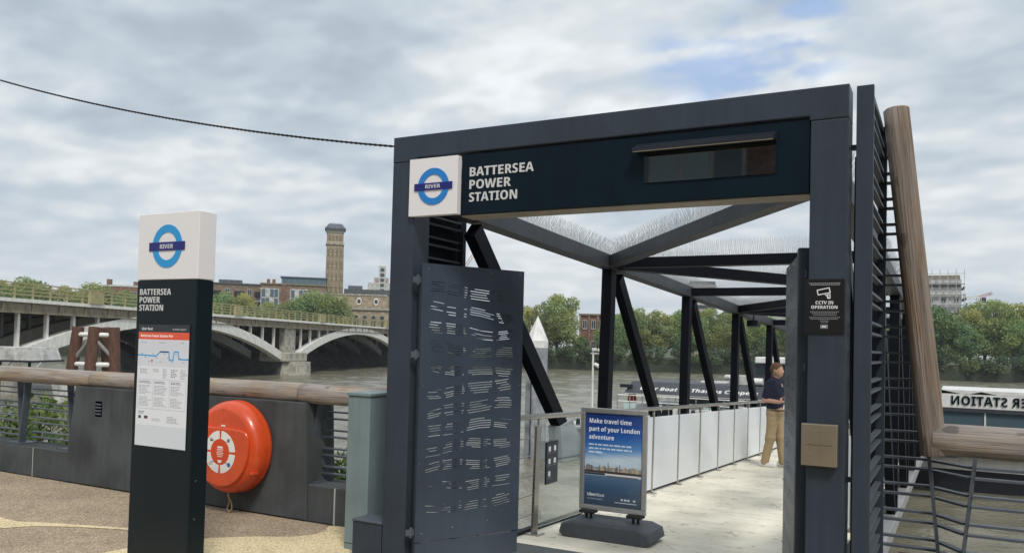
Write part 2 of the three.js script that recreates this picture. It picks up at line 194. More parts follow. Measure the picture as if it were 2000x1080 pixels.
function woodRail(pts, ry, rz, seed) {      // weathered hardwood section with soft elliptical profile along pts
  const n = 28, geo = new THREE.BufferGeometry(), P = [], U = [], I = [], c = pts.map(v3); let len = 0;
  for (let i = 0; i < c.length; i++) {
    const d = (c[Math.min(i + 1, c.length - 1)].clone().sub(c[Math.max(i - 1, 0)])).normalize(), s = new THREE.Vector3().crossVectors(Math.abs(d.y) > 0.8 ? new THREE.Vector3(0, 0, 1) : new THREE.Vector3(0, 1, 0), d).normalize(), u = new THREE.Vector3().crossVectors(d, s);
    if (i) len += c[i].distanceTo(c[i - 1]);
    for (let k = 0; k <= n; k++) { const t = (k / n) * Math.PI * 2, q = 0.82, cx = Math.sign(Math.cos(t)) * Math.abs(Math.cos(t)) ** q, sy = Math.sign(Math.sin(t)) * Math.abs(Math.sin(t)) ** q, w = 1 + 0.035 * (vnoise(len * 1.7, k * 0.35, seed) - 0.5); const v = c[i].clone().addScaledVector(s, cx * rz * w).addScaledVector(u, sy * ry * w); P.push(v.x, v.y, v.z); U.push((len + seed * 0.37) / 1.6, (k / n) * 1.0 + seed * 0.21); }
  }
  for (let i = 0; i < c.length - 1; i++) for (let k = 0; k < n; k++) { const a = i * (n + 1) + k, b = a + n + 1; I.push(a, a + 1, b, b, a + 1, b + 1); }
  for (const [i, f] of [[0, 1], [c.length - 1, -1]]) { const m = P.length / 3; P.push(c[i].x, c[i].y, c[i].z); U.push(0.1, 0.1); for (let k = 0; k < n; k++) { const a = i * (n + 1) + k; f > 0 ? I.push(m, a + 1, a) : I.push(m, a, a + 1); } }
  geo.setAttribute('position', new THREE.Float32BufferAttribute(P, 3)); geo.setAttribute('uv', new THREE.Float32BufferAttribute(U, 2)); geo.setIndex(I); geo.computeVertexNormals(); return geo;
}
const line = (a, b, n) => Array.from({ length: n + 1 }, (_, i) => a.map((v, k) => v + (b[k] - v) * (i / n)));
const SLATS = []; for (let k = 0; k < 4; k++) SLATS.push(0.957 - 0.165 * k, 0.896 - 0.165 * k);
function fence(name, label, x0, x1, brackets, zs, railParts) {
  const f = thing(name, label, 'railing');
  for (const g of railParts) mesh('wooden_handrail', g, M.wood, f);
  const stops = [x0, ...brackets.flatMap((b) => [b - 0.10, b + 0.10]), x1];
  for (let i = 0; i < stops.length; i += 2) for (const y of SLATS) mesh('slat', bx(stops[i] + 0.004, stops[i + 1] - 0.004, y - 0.0065, y + 0.0065, zs - 0.024, zs + 0.024), M.slat, f);
  for (const b of brackets) {
    const k = sub('bracket', f);
    mesh('base_plate', bx(b - 0.13, b + 0.13, 0.326, 0.338, zs - 0.06, zs + 0.16), M.slat, k);
    for (const s of [-1, 1]) mesh('fin', bar([b + s * 0.035, 0.338, zs + 0.03 + (s > 0 ? 0.05 : 0)], [b + s * 0.115, 1.04, zs + 0.03 + (s > 0 ? 0.05 : 0)], 0.018, 0.075, [0, 0, 1]), M.slat, k);
    for (const y of SLATS) { const w = 0.03 + 0.08 * (y - 0.33) / 0.7; mesh('cross_slat', bar([b - w, y, zs - 0.01], [b + w, y - 0.012, zs + 0.10], 0.045, 0.012), M.slat, k); }
  }
  return f;
}
fence('promenade_railing', 'weathered round timber handrail over pairs of grey slats, behind the orange lifebuoy', -9.4, -4.80, [-8.6, -5.93, -4.99], -1.0, [
  woodRail(line([-13.0, 1.12, -0.90], [-4.525, 1.12, -0.90], 40), 0.088, 0.125, 1), woodRail(line([-4.515, 1.12, -0.90], [-1.575, 1.12, -0.90], 16), 0.088, 0.125, 2), woodRail([...line([-1.565, 1.12, -0.90], [-1.15, 1.118, -0.90], 4), [-0.9, 1.117, -0.93], [-0.55, 1.115, -1.0]], 0.088, 0.125, 3)]);
fence('promenade_railing', 'short run of grey slats beside the teal metal cabinet', -1.64, -0.545, [-1.53], -1.0, []);
{ // right of the portal: rail turning up into a leaning pole
  const f = thing('promenade_railing', 'timber handrail that turns up into a tall leaning pole beside the portal', 'railing');
  mesh('wooden_handrail', woodRail(line([3.50, 1.098, -0.85], [9.0, 1.098, -0.85], 30), 0.096, 0.082, 5), M.wood, f);
  mesh('wooden_pole', woodRail(line([3.506, 0.998, -0.85], [3.278, 3.145, -0.85], 16), 0.076, 0.076, 6), M.woodPole, f, 'leaning upright pole of weathered timber with brown patches');
  mesh('pole_cap', rod([3.2776, 3.144, -0.85], [3.2764, 3.156, -0.85], 0.074, 0.064, 24), M.woodPole, f);
  const P = [[3.20, -0.98], [3.475, -0.98], [3.70, -0.72], [9, -0.72]];
  const k = sub('bracket', f);
  mesh('fin', bar([3.54, 0.33, -0.94], [3.475, 1.02, -0.94], 0.020, 0.085, [0, 0, 1]), M.slat, k);
  mesh('fin', bar([3.655, 0.33, -0.74], [3.725, 1.01, -0.74], 0.020, 0.07, [0, 0, 1]), M.slat, k);
  for (let n = 0; n < 17; n++) for (const o of [0, 0.061]) {
    const y = 2.935 - 0.165 * n - o; if (y < 0.36) continue;
    const xe = y > 1.0 ? 3.49 - (y - 1.1) * 0.1045 : 3.475 + (1.0 - y) * 0.095;
    mesh('slat', bx(3.195, xe, y - 0.007, y + 0.007, -1.004, -0.956), M.slat, f);
    if (y < 1.0) { const xl = xe + 0.012, xr = 3.718 - (1.0 - y) * 0.10; mesh('slat', bar([xl, y - 0.003, -0.965], [xr, y - 0.003, -0.745], 0.046, 0.013), M.slat, f); mesh('slat', bx(xr + 0.012, 9, y - 0.007, y + 0.007, -0.744, -0.696), M.slat, f); }
  }
  for (const b of [5.4, 7.1]) mesh('post', bx(b, b + 0.02, 0.326, 1.02, -0.76, -0.69), M.slat, f);
}
function screen(name, label, x, face, z1, z0 = -0.037) {           // side screen of slats closing the gap beside the portal
  const f = thing(name, label, 'screen');
  if (z0 > -0.1) mesh('front_plate', bx(x, x + face, 0, 3.07, -0.035, 0, 0.004), M.portal, f); else mesh('front_post', bx(x + face * 0.5, x + face * 0.5 + 0.05, 0, 3.07, z0 + 0.002, z0 + 0.05), M.portal, f);
  mesh('rear_post', bx(x + face * 0.5, x + face * 0.5 + 0.05, 0, 3.07, z1, z1 + 0.05), M.portal, f);
  mesh('top_bar', bx(x + face * 0.5, x + face * 0.5 + 0.03, 3.03, 3.066, z1 + 0.05, z0), M.portal, f);
  for (let n = 0; n < 18; n++) for (const o of [0, 0.061]) { const y = 2.935 - 0.165 * n - o; if (y > 0.1) mesh('slat', bx(x + face * 0.5, x + face * 0.5 + 0.035, y - 0.007, y + 0.007, z1 + 0.052, z0), M.slat, f); }
  mesh('fixing_bar', bx(x < 1 ? 0.004 - 0.04 : x - 0.032, x < 1 ? 0.03 : x, 2.735, 2.76, x < 1 ? -0.445 : -0.10, x < 1 ? -0.20 : -0.06), M.portal, f);
  mesh('fixing_bar', bx(x < 1 ? 0.004 - 0.04 : x - 0.032, x < 1 ? 0.03 : x, 0.9, 0.925, x < 1 ? -0.445 : -0.10, x < 1 ? -0.20 : -0.06), M.portal, f);
  mesh('backing_panel', x < 1 ? bx(x + 0.005, x + 0.02, 1.95, 2.95, z1, z0) : bx(3.098, 3.112, 0.02, 2.735, z1, -0.25), M.truss, f);
  return f;
}
screen('slatted_screen', 'tall slatted steel side screen next to the leaning timber pole', 3.128, 0.088, -0.99);
screen('slatted_screen', 'slatted steel side screen behind the portal post with the river roundel', -0.105, 0.088, -1.06, -0.45);
// ---------------------------------------------------------------- entrance portal
const portal = thing('entrance_portal', 'slate grey steel portal frame with BATTERSEA POWER STATION sign board', 'gateway');
mesh('post', bx(0, 0.2, 0, 2.902, -0.2, 0, 0.008), M.portal, portal);
mesh('post', bx(2.89, 3.09, 0, 2.902, -0.2, 0, 0.008), M.portal, portal);
mesh('lintel', prism([[0, 2.906], [0.2, 2.906], [0.2, 2.932], [2.89, 2.932], [2.89, 2.906], [3.09, 2.906], [3.09, 3.09], [0, 3.09]].map(([x, y]) => [Math.min(3.084, Math.max(0.006, x)), Math.min(3.084, y + (y < 3 ? 0.004 : 0))]), 0.188, 0.006).translate(0, 0, -0.194), M.portal, portal);
{
  const b = mesh('sign_board', bx(0.580, 2.886, 2.497, 2.918, -0.13, -0.014, 0.004), M.board, portal);
  mesh('soffit_strip', bx(0.58, 2.886, 2.487, 2.4955, -0.19, -0.03), M.soffit, b);
  const put = (s, y, w) => mesh('lettering', text(s, 0.062, 0.004, w).translate(0.650, y, -0.0135), M.letter, b);
  put('BATTERSEA', 2.760, 0.495); put('POWER', 2.672, 0.325); put('STATION', 2.584, 0.375);
  mesh('display_glass', bx(1.912, 2.702, 2.622, 2.800, -0.0135, -0.006), M.screen, b);
  const h = mesh('display_hood', prism([[-0.014, 2.812], [0.075, 2.806], [0.075, 2.822], [-0.014, 2.868]], 0.845).rotateY(Math.PI / 2).scale(-1, 1, 1), M.hood, b);
  h.geometry = boxUV(prism([[0.014, 2.812], [-0.075, 2.806], [-0.075, 2.824], [0.014, 2.868]], 0.845).rotateY(Math.PI / 2)); h.geometry.translate(1.860, 0, 0);
  mesh('hood_lip', bx(1.868, 2.700, 2.801, 2.8055, 0.06, 0.074), M.bronze, h);
  const r = mesh('roundel_panel', bx(0.172, 0.578, 2.499, 2.907, -0.02, 0.032, 0.003), M.signWhite, portal);
  mesh('ring', ringGeo(0.083, 0.130, 0.004).translate(0.380, 2.702, 0.0325), M.ringDeep, r);
  const br = mesh('bar', bx(0.222, 0.538, 2.677, 2.727, 0.0325, 0.040), M.barBlue, r);
  mesh('lettering', text('RIVER', 0.026, 0.002, 0.125).translate(0.3175, 2.689, 0.0402), M.letter, br);
}
{ // plates and boxes fixed to the right post
  const tx = canvasTex(512, 760, (c, w, h) => {
    c.fillStyle = '#0b0c11'; c.fillRect(0, 0, w, h); c.textAlign = 'center'; c.strokeStyle = c.fillStyle = '#e8e8ec';
    c.globalAlpha = 0.75; for (const [y, a, b] of [[52, 50, 460], [74, 70, 440]]) for (let x = a; x < b; x += 26) c.fillRect(x, y, 19, 9); c.globalAlpha = 1;
    c.lineWidth = 13; c.save(); c.translate(250, 170); c.rotate(-0.2); c.strokeRect(-85, -34, 160, 68); c.restore(); c.beginPath(); c.moveTo(265, 212); c.lineTo(310, 262); c.stroke(); c.strokeRect(298, 215, 30, 52);
    c.font = 'bold 62px sans-serif'; c.fillText('CCTV IN', w / 2, 350); c.fillText('OPERATION', w / 2, 414);
    c.globalAlpha = 0.62; for (const [y, a, b] of [[450, 70, 440], [472, 90, 425], [496, 110, 400], [530, 60, 450], [552, 76, 436], [576, 200, 312], [600, 215, 297]]) for (let x = a; x < b; x += 24) c.fillRect(x, y, 17, 9);
    c.globalAlpha = 1; c.strokeStyle = '#c9c9cf'; c.lineWidth = 5; c.strokeRect(212, 640, 88, 46); c.fillRect(224, 654, 64, 18);
  });
  const s = thing('cctv_sign', 'black CCTV IN OPERATION plate with white camera symbol on portal post', 'sign', [2.9765, 1.86, 0.004]);
  mesh('plate', bx(-0.104, 0.104, -0.152, 0.152, -0.0015, 0.004, 0.0015), M.black, s);
  const f = new THREE.PlaneGeometry(0.204, 0.3); f.translate(0, 0, 0.0046); mesh('print', f, std({ map: tx, roughness: 0.4 }), s);
  const k = thing('keypad_box', 'small bronze coloured metal box screwed to the portal post under the CCTV plate', 'control box', [2.964, 1.1, 0.002]);
  mesh('case', bx(-0.094, 0.094, -0.115, 0.115, 0, 0.048, 0.006), M.bronze, k);
  mesh('lock', rod([-0.052, -0.048, 0.047], [-0.052, -0.048, 0.053], 0.007), M.inox, k);
  mesh('lid_seam', bx(-0.07, 0.07, -0.001, 0.001, 0.0475, 0.0487), M.hood, k);
}
// ---------------------------------------------------------------- perforated gates
function slotPlate(W, H, mirror) {
  const s = new THREE.Shape([[0, 0], [W, 0], [W, H], [0, H]].map(([x, y]) => new THREE.Vector2(x, y))), R = rng(77);
  const cols = [[0.075, 0.215], [0.232, 0.43], [0.455, 0.70], [0.722, 0.905]];
  const wave = (u, r) => 0.016 * Math.sin(u * 5.2 + r * 0.75) + 0.008 * Math.sin(u * 11 + r * 1.9) + (r < 5 ? -0.05 : 0.055) * (u - 0.5);   // the rows flow like ripples
  for (let r = 0; r < 12; r++) for (let c = 0; c < 4; c++) for (let l = 0; l < 5; l++) {
    const [c0, c1] = cols[c], w = c1 - c0, cut = [0.55, 0.25, 0.45, 0.4][c]; let a = c0 + w * cut * R() * (0.5 + 0.5 * Math.sin(r * 1.7 + c + l * 0.9)), b = c1 - w * cut * R() * (0.5 + 0.5 * Math.cos(r * 2.3 + c * 2 + l * 0.8));
    if (R() < (c === 0 ? 0.16 : 0.05) || b - a < 0.03) continue;
    const y = H - 0.165 - r * 0.139 - l * (0.0165 + 0.002 * Math.sin(r + c)), t = 0.0015 + 0.0010 * R(), m = (a + b) / 2, up = [], dn = [];
    for (const u of [a, m, b]) { const yy = y + wave(u, r); up.push([u * W, yy + t]); dn.push([u * W, yy - t]); }
    s.holes.push(new THREE.Path([...up, ...dn.reverse()].map(([x, yy]) => new THREE.Vector2(x, yy))));
  }
  const g = new THREE.ExtrudeGeometry(s, { depth: 0.004, bevelEnabled: false }); if (mirror) g.translate(0, 0, -0.002); return boxUV(g);
}
function gate(label, pos, turn, side) {
  const g = thing('perforated_gate', label, 'gate', pos, turn, undefined), W = 0.88, H = 1.97;
  mesh('perforated_panel', slotPlate(W, H).translate(0, 0.20, 0.024 * side), M.gate, g);
  mesh('kick_plate', bx(0.004, W - 0.004, 0.035, 0.192, 0.018 * side, 0.024 * side), M.gate, g);
  for (const x of [0.0, W - 0.035]) mesh('stile', bx(x + 0.002, x + 0.033, 0.04, 2.155, -0.02, 0.0175 * (side > 0 ? 1 : 0.9), 0.003), M.portal, g);
  for (const y of [0.05, 2.12]) mesh('frame_rail', bx(0.036, W - 0.036, y, y + 0.032, -0.02, 0.0165), M.portal, g);
  for (const [x, y] of [[0.05, 0.26], [0.3, 0.28], [0.6, 0.30], [0.84, 0.34], [0.03, 1.30], [0.855, 1.30], [0.05, 2.13], [0.3, 2.14], [0.58, 2.14], [0.84, 2.14], [0.35, 1.18], [0.40, 1.14], [0.86, 0.75], [0.02, 0.75]]) mesh('bolt', rod([x, y, 0.0235 * side], [x, y, (0.0235 + 0.009) * side], 0.006, 0.005, 8), M.inox, g);
  for (const y of [0.27, 1.52, 2.05]) { mesh('hinge_bracket', bx(-0.06, 0.012, y - 0.022, y + 0.022, 0.0, 0.012), M.slat, g); mesh('hinge_pin', rod([-0.022, y - 0.035, 0.006], [-0.022, y + 0.035, 0.006], 0.010), M.slat, g); }
  mesh('latch_plate', bx(W - 0.05, W + 0.03, 1.22, 1.228, -0.015, 0.02), M.zinc, g);
  return g;
}
gate('slate blue gate leaf cut with wavy rows of slots below the white roundel', [0.262, 0.0, -0.012], 1.087, 1);
{
  const g = gate('slotted metal gate leaf seen almost edge-on beside the CCTV post', [2.845, 0.0, -0.13], 1.822, -1);
  mesh('hinge_post', bx(-0.045, 0.03, 0.02, 2.20, -0.035, 0.035, 0.006), M.portal, g);
}
// ---------------------------------------------------------------- gangway (slopes gently down to the pontoon)
const gang = thing('gangway', 'dark steel truss gangway with pale floor and white side panels', 'gangway');
gang.rotation.x = -0.0344;
{
  const L = 29.5, N = [-0.55]; for (let i = 0; i < 9; i++) N.push(-3.84 - i * 3.14);
  for (let i = 0; i < 21; i++) { const a = 0.04 - i * 1.41; mesh('floor_panel', bx(0.30, 2.80, -0.05, 0.003, Math.max(a - 1.405, -L), a), M.deck, gang); }
  mesh('floor_frame', bx(0.31, 2.79, -0.16, -0.052, -L, 0.03), M.rubber, gang);
  mesh('floor_channel', bx(0.235, 0.296, -0.10, 0.035, -L, -0.24), M.rubber, gang);
  mesh('floor_channel', bx(2.804, 2.86, -0.10, 0.035, -L, -0.24), M.rubber, gang);
  for (const [x0, x1] of [[0.075, 0.225], [2.865, 3.015]]) {
    mesh('top_chord', bx(x0, x1, 2.625, 2.775, -L, -0.215, 0.006), M.chord, gang);
    mesh('bottom_chord', bx(x0, x1, -0.35, -0.17, -L, -0.3, 0.006), M.zinc, gang);
    for (let i = 1; i < N.length; i++) mesh('vertical', bx(x0 + 0.015, x1 - 0.015, -0.168, 2.623, N[i] - 0.075, N[i] + 0.075, 0.005), M.truss, gang);
    if (x0 < 1) { mesh('diagonal', bar([0.15, 2.56, N[0] - 0.26], [0.15, 0.90, -2.66], 0.10, 0.15, [0, 1, 0]), M.truss, gang); mesh('end_shoe', prism([[2.60, 0.55], [2.53, 0.90], [2.80, 0.96], [3.10, 0.70], [3.76, 0.70], [3.76, 0.55]], 0.13, 0.006).rotateY(Math.PI / 2).translate(0.085, 0, 0), M.pileGrey, gang, 'pale grey steel shoe at the foot of the first diagonal'); }
    for (let i = x0 < 1 ? 1 : 0; i < N.length - 1; i++) mesh('diagonal', bar([(x0 + x1) / 2, 2.56, N[i] - 0.26], [(x0 + x1) / 2, -0.20, N[i + 1] + 0.20], 0.10, 0.15, [1, 0, 0].map((v, k) => (k === 1 ? 1 : 0))), M.truss, gang);
  }
  for (let i = 1; i < N.length; i++) mesh('cross_beam', bx(0.228, 2.862, 2.64, 2.75, N[i] - 0.06, N[i] + 0.06, 0.004), M.truss, gang);
  for (let i = 0; i < N.length - 1; i++) { const l = i % 2 ? [0.22, 2.70, N[i] - 0.10] : [2.87, 2.70, N[i] - 0.02], r = i % 2 ? [2.87, 2.70, N[i + 1] + 0.1] : [0.22, 2.70, N[i + 1] + 0.10]; mesh('roof_brace', bar(l, r, 0.13, 0.12), i === 0 ? M.chord : M.truss, gang); }
  { const d = mesh('lamp_box', bx(0.26, 0.46, 2.43, 2.545, -10.75, -10.5, 0.01), M.hood, gang); mesh('lamp_hanger', bx(0.35, 0.37, 2.545, 2.64, -10.64, -10.60), M.hood, d); }
  // bird spikes along the roof members
  const R = rng(5), G = [], pin = new THREE.CylinderGeometry(0.0010, 0.0015, 1, 3, 1, true).toNonIndexed(); pin.translate(0, 0.5, 0);
  const row = (a, b, y) => { const A = v3(a), B = v3(b), n = Math.floor(A.distanceTo(B) / 0.020), s = new THREE.Vector3().crossVectors(B.clone().sub(A).normalize(), new THREE.Vector3(0, 1, 0)); for (let i = 0; i < n; i++) for (const t of [-0.55, 0, 0.55]) { const p = A.clone().lerp(B, (i + R() * 0.3) / n), d = new THREE.Vector3(0, 1, 0).addScaledVector(s, t + (R() - 0.5) * 0.2).normalize(); const g = pin.clone(); g.applyMatrix4(new THREE.Matrix4().compose(new THREE.Vector3(p.x, y, p.z), new THREE.Quaternion().setFromUnitVectors(new THREE.Vector3(0, 1, 0), d), new THREE.Vector3(1, 0.17 + 0.03 * R(), 1))); G.push(g); } };
  row([0.15, 0, -0.3], [0.15, 0, -13], 2.774); row([2.94, 0, -0.3], [2.94, 0, -13], 2.774);
  for (let i = 1; i < 5; i++) row([0.24, 0, N[i]], [2.85, 0, N[i]], 2.749);
  for (let i = 0; i < 4; i++) { const l = i % 2 ? [0.30, 0, N[i] - 0.16] : [2.80, 0, N[i] - 0.1], r = i % 2 ? [2.8, 0, N[i + 1] + 0.16] : [0.3, 0, N[i + 1] + 0.16]; row(l, r, 2.759); }
  const sp = mesh('bird_spikes', mergeGeometries(G), M.zinc, gang); sp.userData.kind = 'stuff'; sp.userData.label = 'fine metal bird spikes along the roof members';
  // balustrades
  for (const [x, side] of [[0.368, 1], [2.732, -1]]) {
    const b = sub('balustrade', gang);
    const hz = side > 0 ? -1.0 : -1.15;
    mesh('handrail', rod([x, 1.036, hz], [x, 1.036, -L + 0.3], 0.024, 0.024, 12), M.inox, b);
    for (let i = 0; i < 26; i++) {
      const z = -1.72 - i * 1.07; if (z < -L + 0.5) break;
      if (i === 0) { mesh('end_post', bx(x - 0.012, x + 0.012, 0.0, 0.955, z - 0.045, z + 0.045, 0.003), M.inox, b); mesh('end_post_foot', bx(x - 0.07, x + 0.07, 0.004, 0.016, z - 0.07, z + 0.07), M.inox, b); mesh('bracket', rod([x, 0.95, z], [x, 1.02, z], 0.008), M.inox, b); }
      else { mesh('post', bx(x - 0.011, x + 0.011, 0.0, 1.02, z - 0.025, z + 0.025, 0.003), M.inox, b); mesh('post_foot', bx(x - 0.05, x + 0.06, 0.004, 0.015, z - 0.05, z + 0.05), M.inox, b); }
      if (z - 1.07 > -L) mesh(i < 2 && side > 0 ? 'glass_panel' : 'white_panel', bx(x - 0.006, x + 0.006, 0.055, 0.935, z - 1.07 + 0.034, z - (i ? 0.034 : 0.055)), i < 2 && side > 0 ? M.glass : M.panelWhite, b);
    }
    for (const y of [0.19, 0.36, 0.53, 0.70, 0.86]) mesh('wire', tube([[x, y, -1.68], [x, y - 0.012, -1.3], [x + 0.0, y - 0.004, -0.75]], 0.0045, 10, 6), M.inox, b);
    mesh('near_post', bx(x - 0.012, x + 0.012, 0, 0.95, -0.78, -0.73, 0.003), M.inox, b);
  }
}
{ // small pictogram board hung on the gangway rail
  const tx = canvasTex(128, 256, (c, w, h) => { c.fillStyle = '#1b2430'; c.fillRect(0, 0, w, h); c.fillStyle = '#d9dde2'; for (const [x, y] of [[34, 40], [94, 40], [34, 118], [94, 118], [34, 196]]) { c.fillRect(x - 12, y - 16, 24, 32); c.globalAlpha = 0.5; c.fillRect(x - 22, y + 24, 44, 4); c.globalAlpha = 1; } });
  const s = thing('rules_sign', 'small dark board with white pictograms on the glass rail panel', 'sign', [0.392, -0.06, -1.98], 0);
  mesh('board', bx(0, 0.012, 0.42, 0.80, -0.125, 0.125, 0.003), M.board, s);
  const f = new THREE.PlaneGeometry(0.236, 0.366).rotateY(Math.PI / 2).translate(0.0128, 0.61, 0); mesh('print', f, std({ map: tx, roughness: 0.45 }), s);
  for (const z of [-0.08, 0.08]) mesh('clip', bx(-0.012, -0.001, 0.74, 0.76, z - 0.01, z + 0.01), M.inox, s);
}
// ---------------------------------------------------------------- information totem
{
  const t = thing('information_totem', 'dark totem with white head, blue river roundel and timetable sheet', 'information totem', [-1.26, 0, 0.9]);
  mesh('shaft', bx(-0.308, 0.308, 0, 1.998, -0.146, -0.003, 0.006), M.totem, t);
  const h = mesh('head', bx(-0.311, 0.311, 2.0, 2.472, -0.149, 0, 0.006), M.signWhite, t);
  mesh('ring', ringGeo(0.098, 0.152, 0.003).translate(-0.004, 2.235, 0.0004), M.ringBlue, h);
  const b = mesh('bar', bx(-0.188, 0.176, 2.204, 2.264, 0.0004, 0.006), M.barBlue, h);
  mesh('lettering', text('RIVER', 0.030, 0.0015, 0.135).translate(-0.073, 2.218, 0.0062), M.letter, b);
  for (const [s, y, w] of [['BATTERSEA', 1.893, 0.325], ['POWER', 1.837, 0.215], ['STATION', 1.781, 0.25]]) mesh('lettering', text(s, 0.043, 0.002, w).translate(-0.276, y, -0.0025), M.letter, t);
  const tx = canvasTex(640, 1040, (c, w, h) => {
    const R = rng(3), rows = (x0, x1, y0, y1, st, hh, col) => { c.fillStyle = col; for (let y = y0; y < y1; y += st) { let x = x0; const e = x0 + (x1 - x0) * (0.45 + 0.55 * R()); while (x < e) { const l = 8 + R() * 22; c.fillRect(x, y, Math.min(l, e - x), hh); x += l + 6; } } };
    c.fillStyle = '#10161d'; c.fillRect(0, 0, w, h); c.fillStyle = '#e9ebee'; c.font = 'bold 30px sans-serif'; c.fillText('Uber Boat', 36, 46); c.font = '20px sans-serif'; c.fillText('by thames clippers', 430, 44);
    c.fillStyle = '#e3e7ee'; c.fillRect(0, 64, w, h - 64); c.fillStyle = '#e2522a'; c.fillRect(0, 64, w, 62); c.fillStyle = '#fff'; c.font = 'bold 30px sans-serif'; c.fillText('Battersea Power Station Pier', 26, 106);
    c.fillStyle = '#d5d9e2'; c.fillRect(0, 126, w, 230); c.strokeStyle = '#2a9bd8'; c.lineWidth = 12; c.lineJoin = 'round'; c.beginPath(); for (const [i, [x, y]] of [[0, 262], [235, 268], [285, 232], [395, 230], [405, 300], [450, 300], [462, 228], [512, 228], [520, 288], [640, 290]].entries()) i ? c.lineTo(x, y) : c.moveTo(x, y); c.stroke(); c.strokeStyle = '#27306f'; c.beginPath(); c.moveTo(285, 230); c.lineTo(390, 230); c.stroke();
    c.fillStyle = '#c23a3a'; c.beginPath(); c.moveTo(185, 330); c.lineTo(172, 300); c.lineTo(198, 300); c.fill(); rows(30, 120, 150, 160, 12, 6, '#8a90a0'); rows(270, 380, 150, 160, 12, 6, '#8a90a0'); rows(540, 620, 150, 160, 12, 6, '#8a90a0'); for (let i = 0; i < 12; i++) { c.fillStyle = '#7c86a0'; c.fillRect(40 + i * 48, 246 + (i % 3) * 34, 26, 5); }
    rows(36, 170, 380, 420, 16, 7, '#8c929c'); rows(200, 290, 380, 410, 16, 7, '#8c929c'); rows(330, 390, 376, 450, 12, 6, '#9aa0aa'); rows(430, 530, 380, 440, 14, 7, '#777d88'); rows(550, 630, 376, 450, 12, 6, '#9aa0aa');
    c.strokeStyle = '#a7acb6'; c.lineWidth = 3; c.strokeRect(20, 470, 600, 250); for (const x of [210, 420]) { c.beginPath(); c.moveTo(x, 470); c.lineTo(x, 720); c.stroke(); }
    for (const x of [34, 226, 436]) { rows(x, x + 150, 484, 500, 12, 7, '#6d737e'); rows(x, x + 165, 520, 600, 12, 5, '#8f95a0'); rows(x, x + 165, 620, 700, 12, 5, '#8f95a0'); }
    rows(36, 130, 745, 760, 14, 8, '#666c78'); c.fillStyle = '#3b4150'; c.fillRect(36, 782, 34, 26); c.fillRect(110, 782, 46, 26); c.fillStyle = '#b23a48'; c.fillRect(118, 800, 22, 8); rows(210, 340, 800, 815, 14, 6, '#9aa0aa'); rows(400, 560, 775, 830, 12, 6, '#8f95a0'); c.fillStyle = '#d3d9e2'; c.fillRect(0, 860, w, 180);
  });
  const p = mesh('timetable_sheet', bx(-0.268, 0.258, 0.826, 1.684, -0.0028, 0.0012, 0.001), M.black, t);
  mesh('print', new THREE.PlaneGeometry(0.522, 0.854).translate(-0.005, 1.255, 0.0022), phys({ map: tx, roughness: 0.22, clearcoat: 0.4 }), p);
  mesh('base_plate', bx(-0.33, 0.33, -0.02, 0.008, -0.17, 0.02), M.hood, t);
  for (const y of [0.36, 0.62]) mesh('screw', rod([0.309, y, -0.05], [0.311, y, -0.05], 0.006).rotateZ(0), M.inox, t);
}
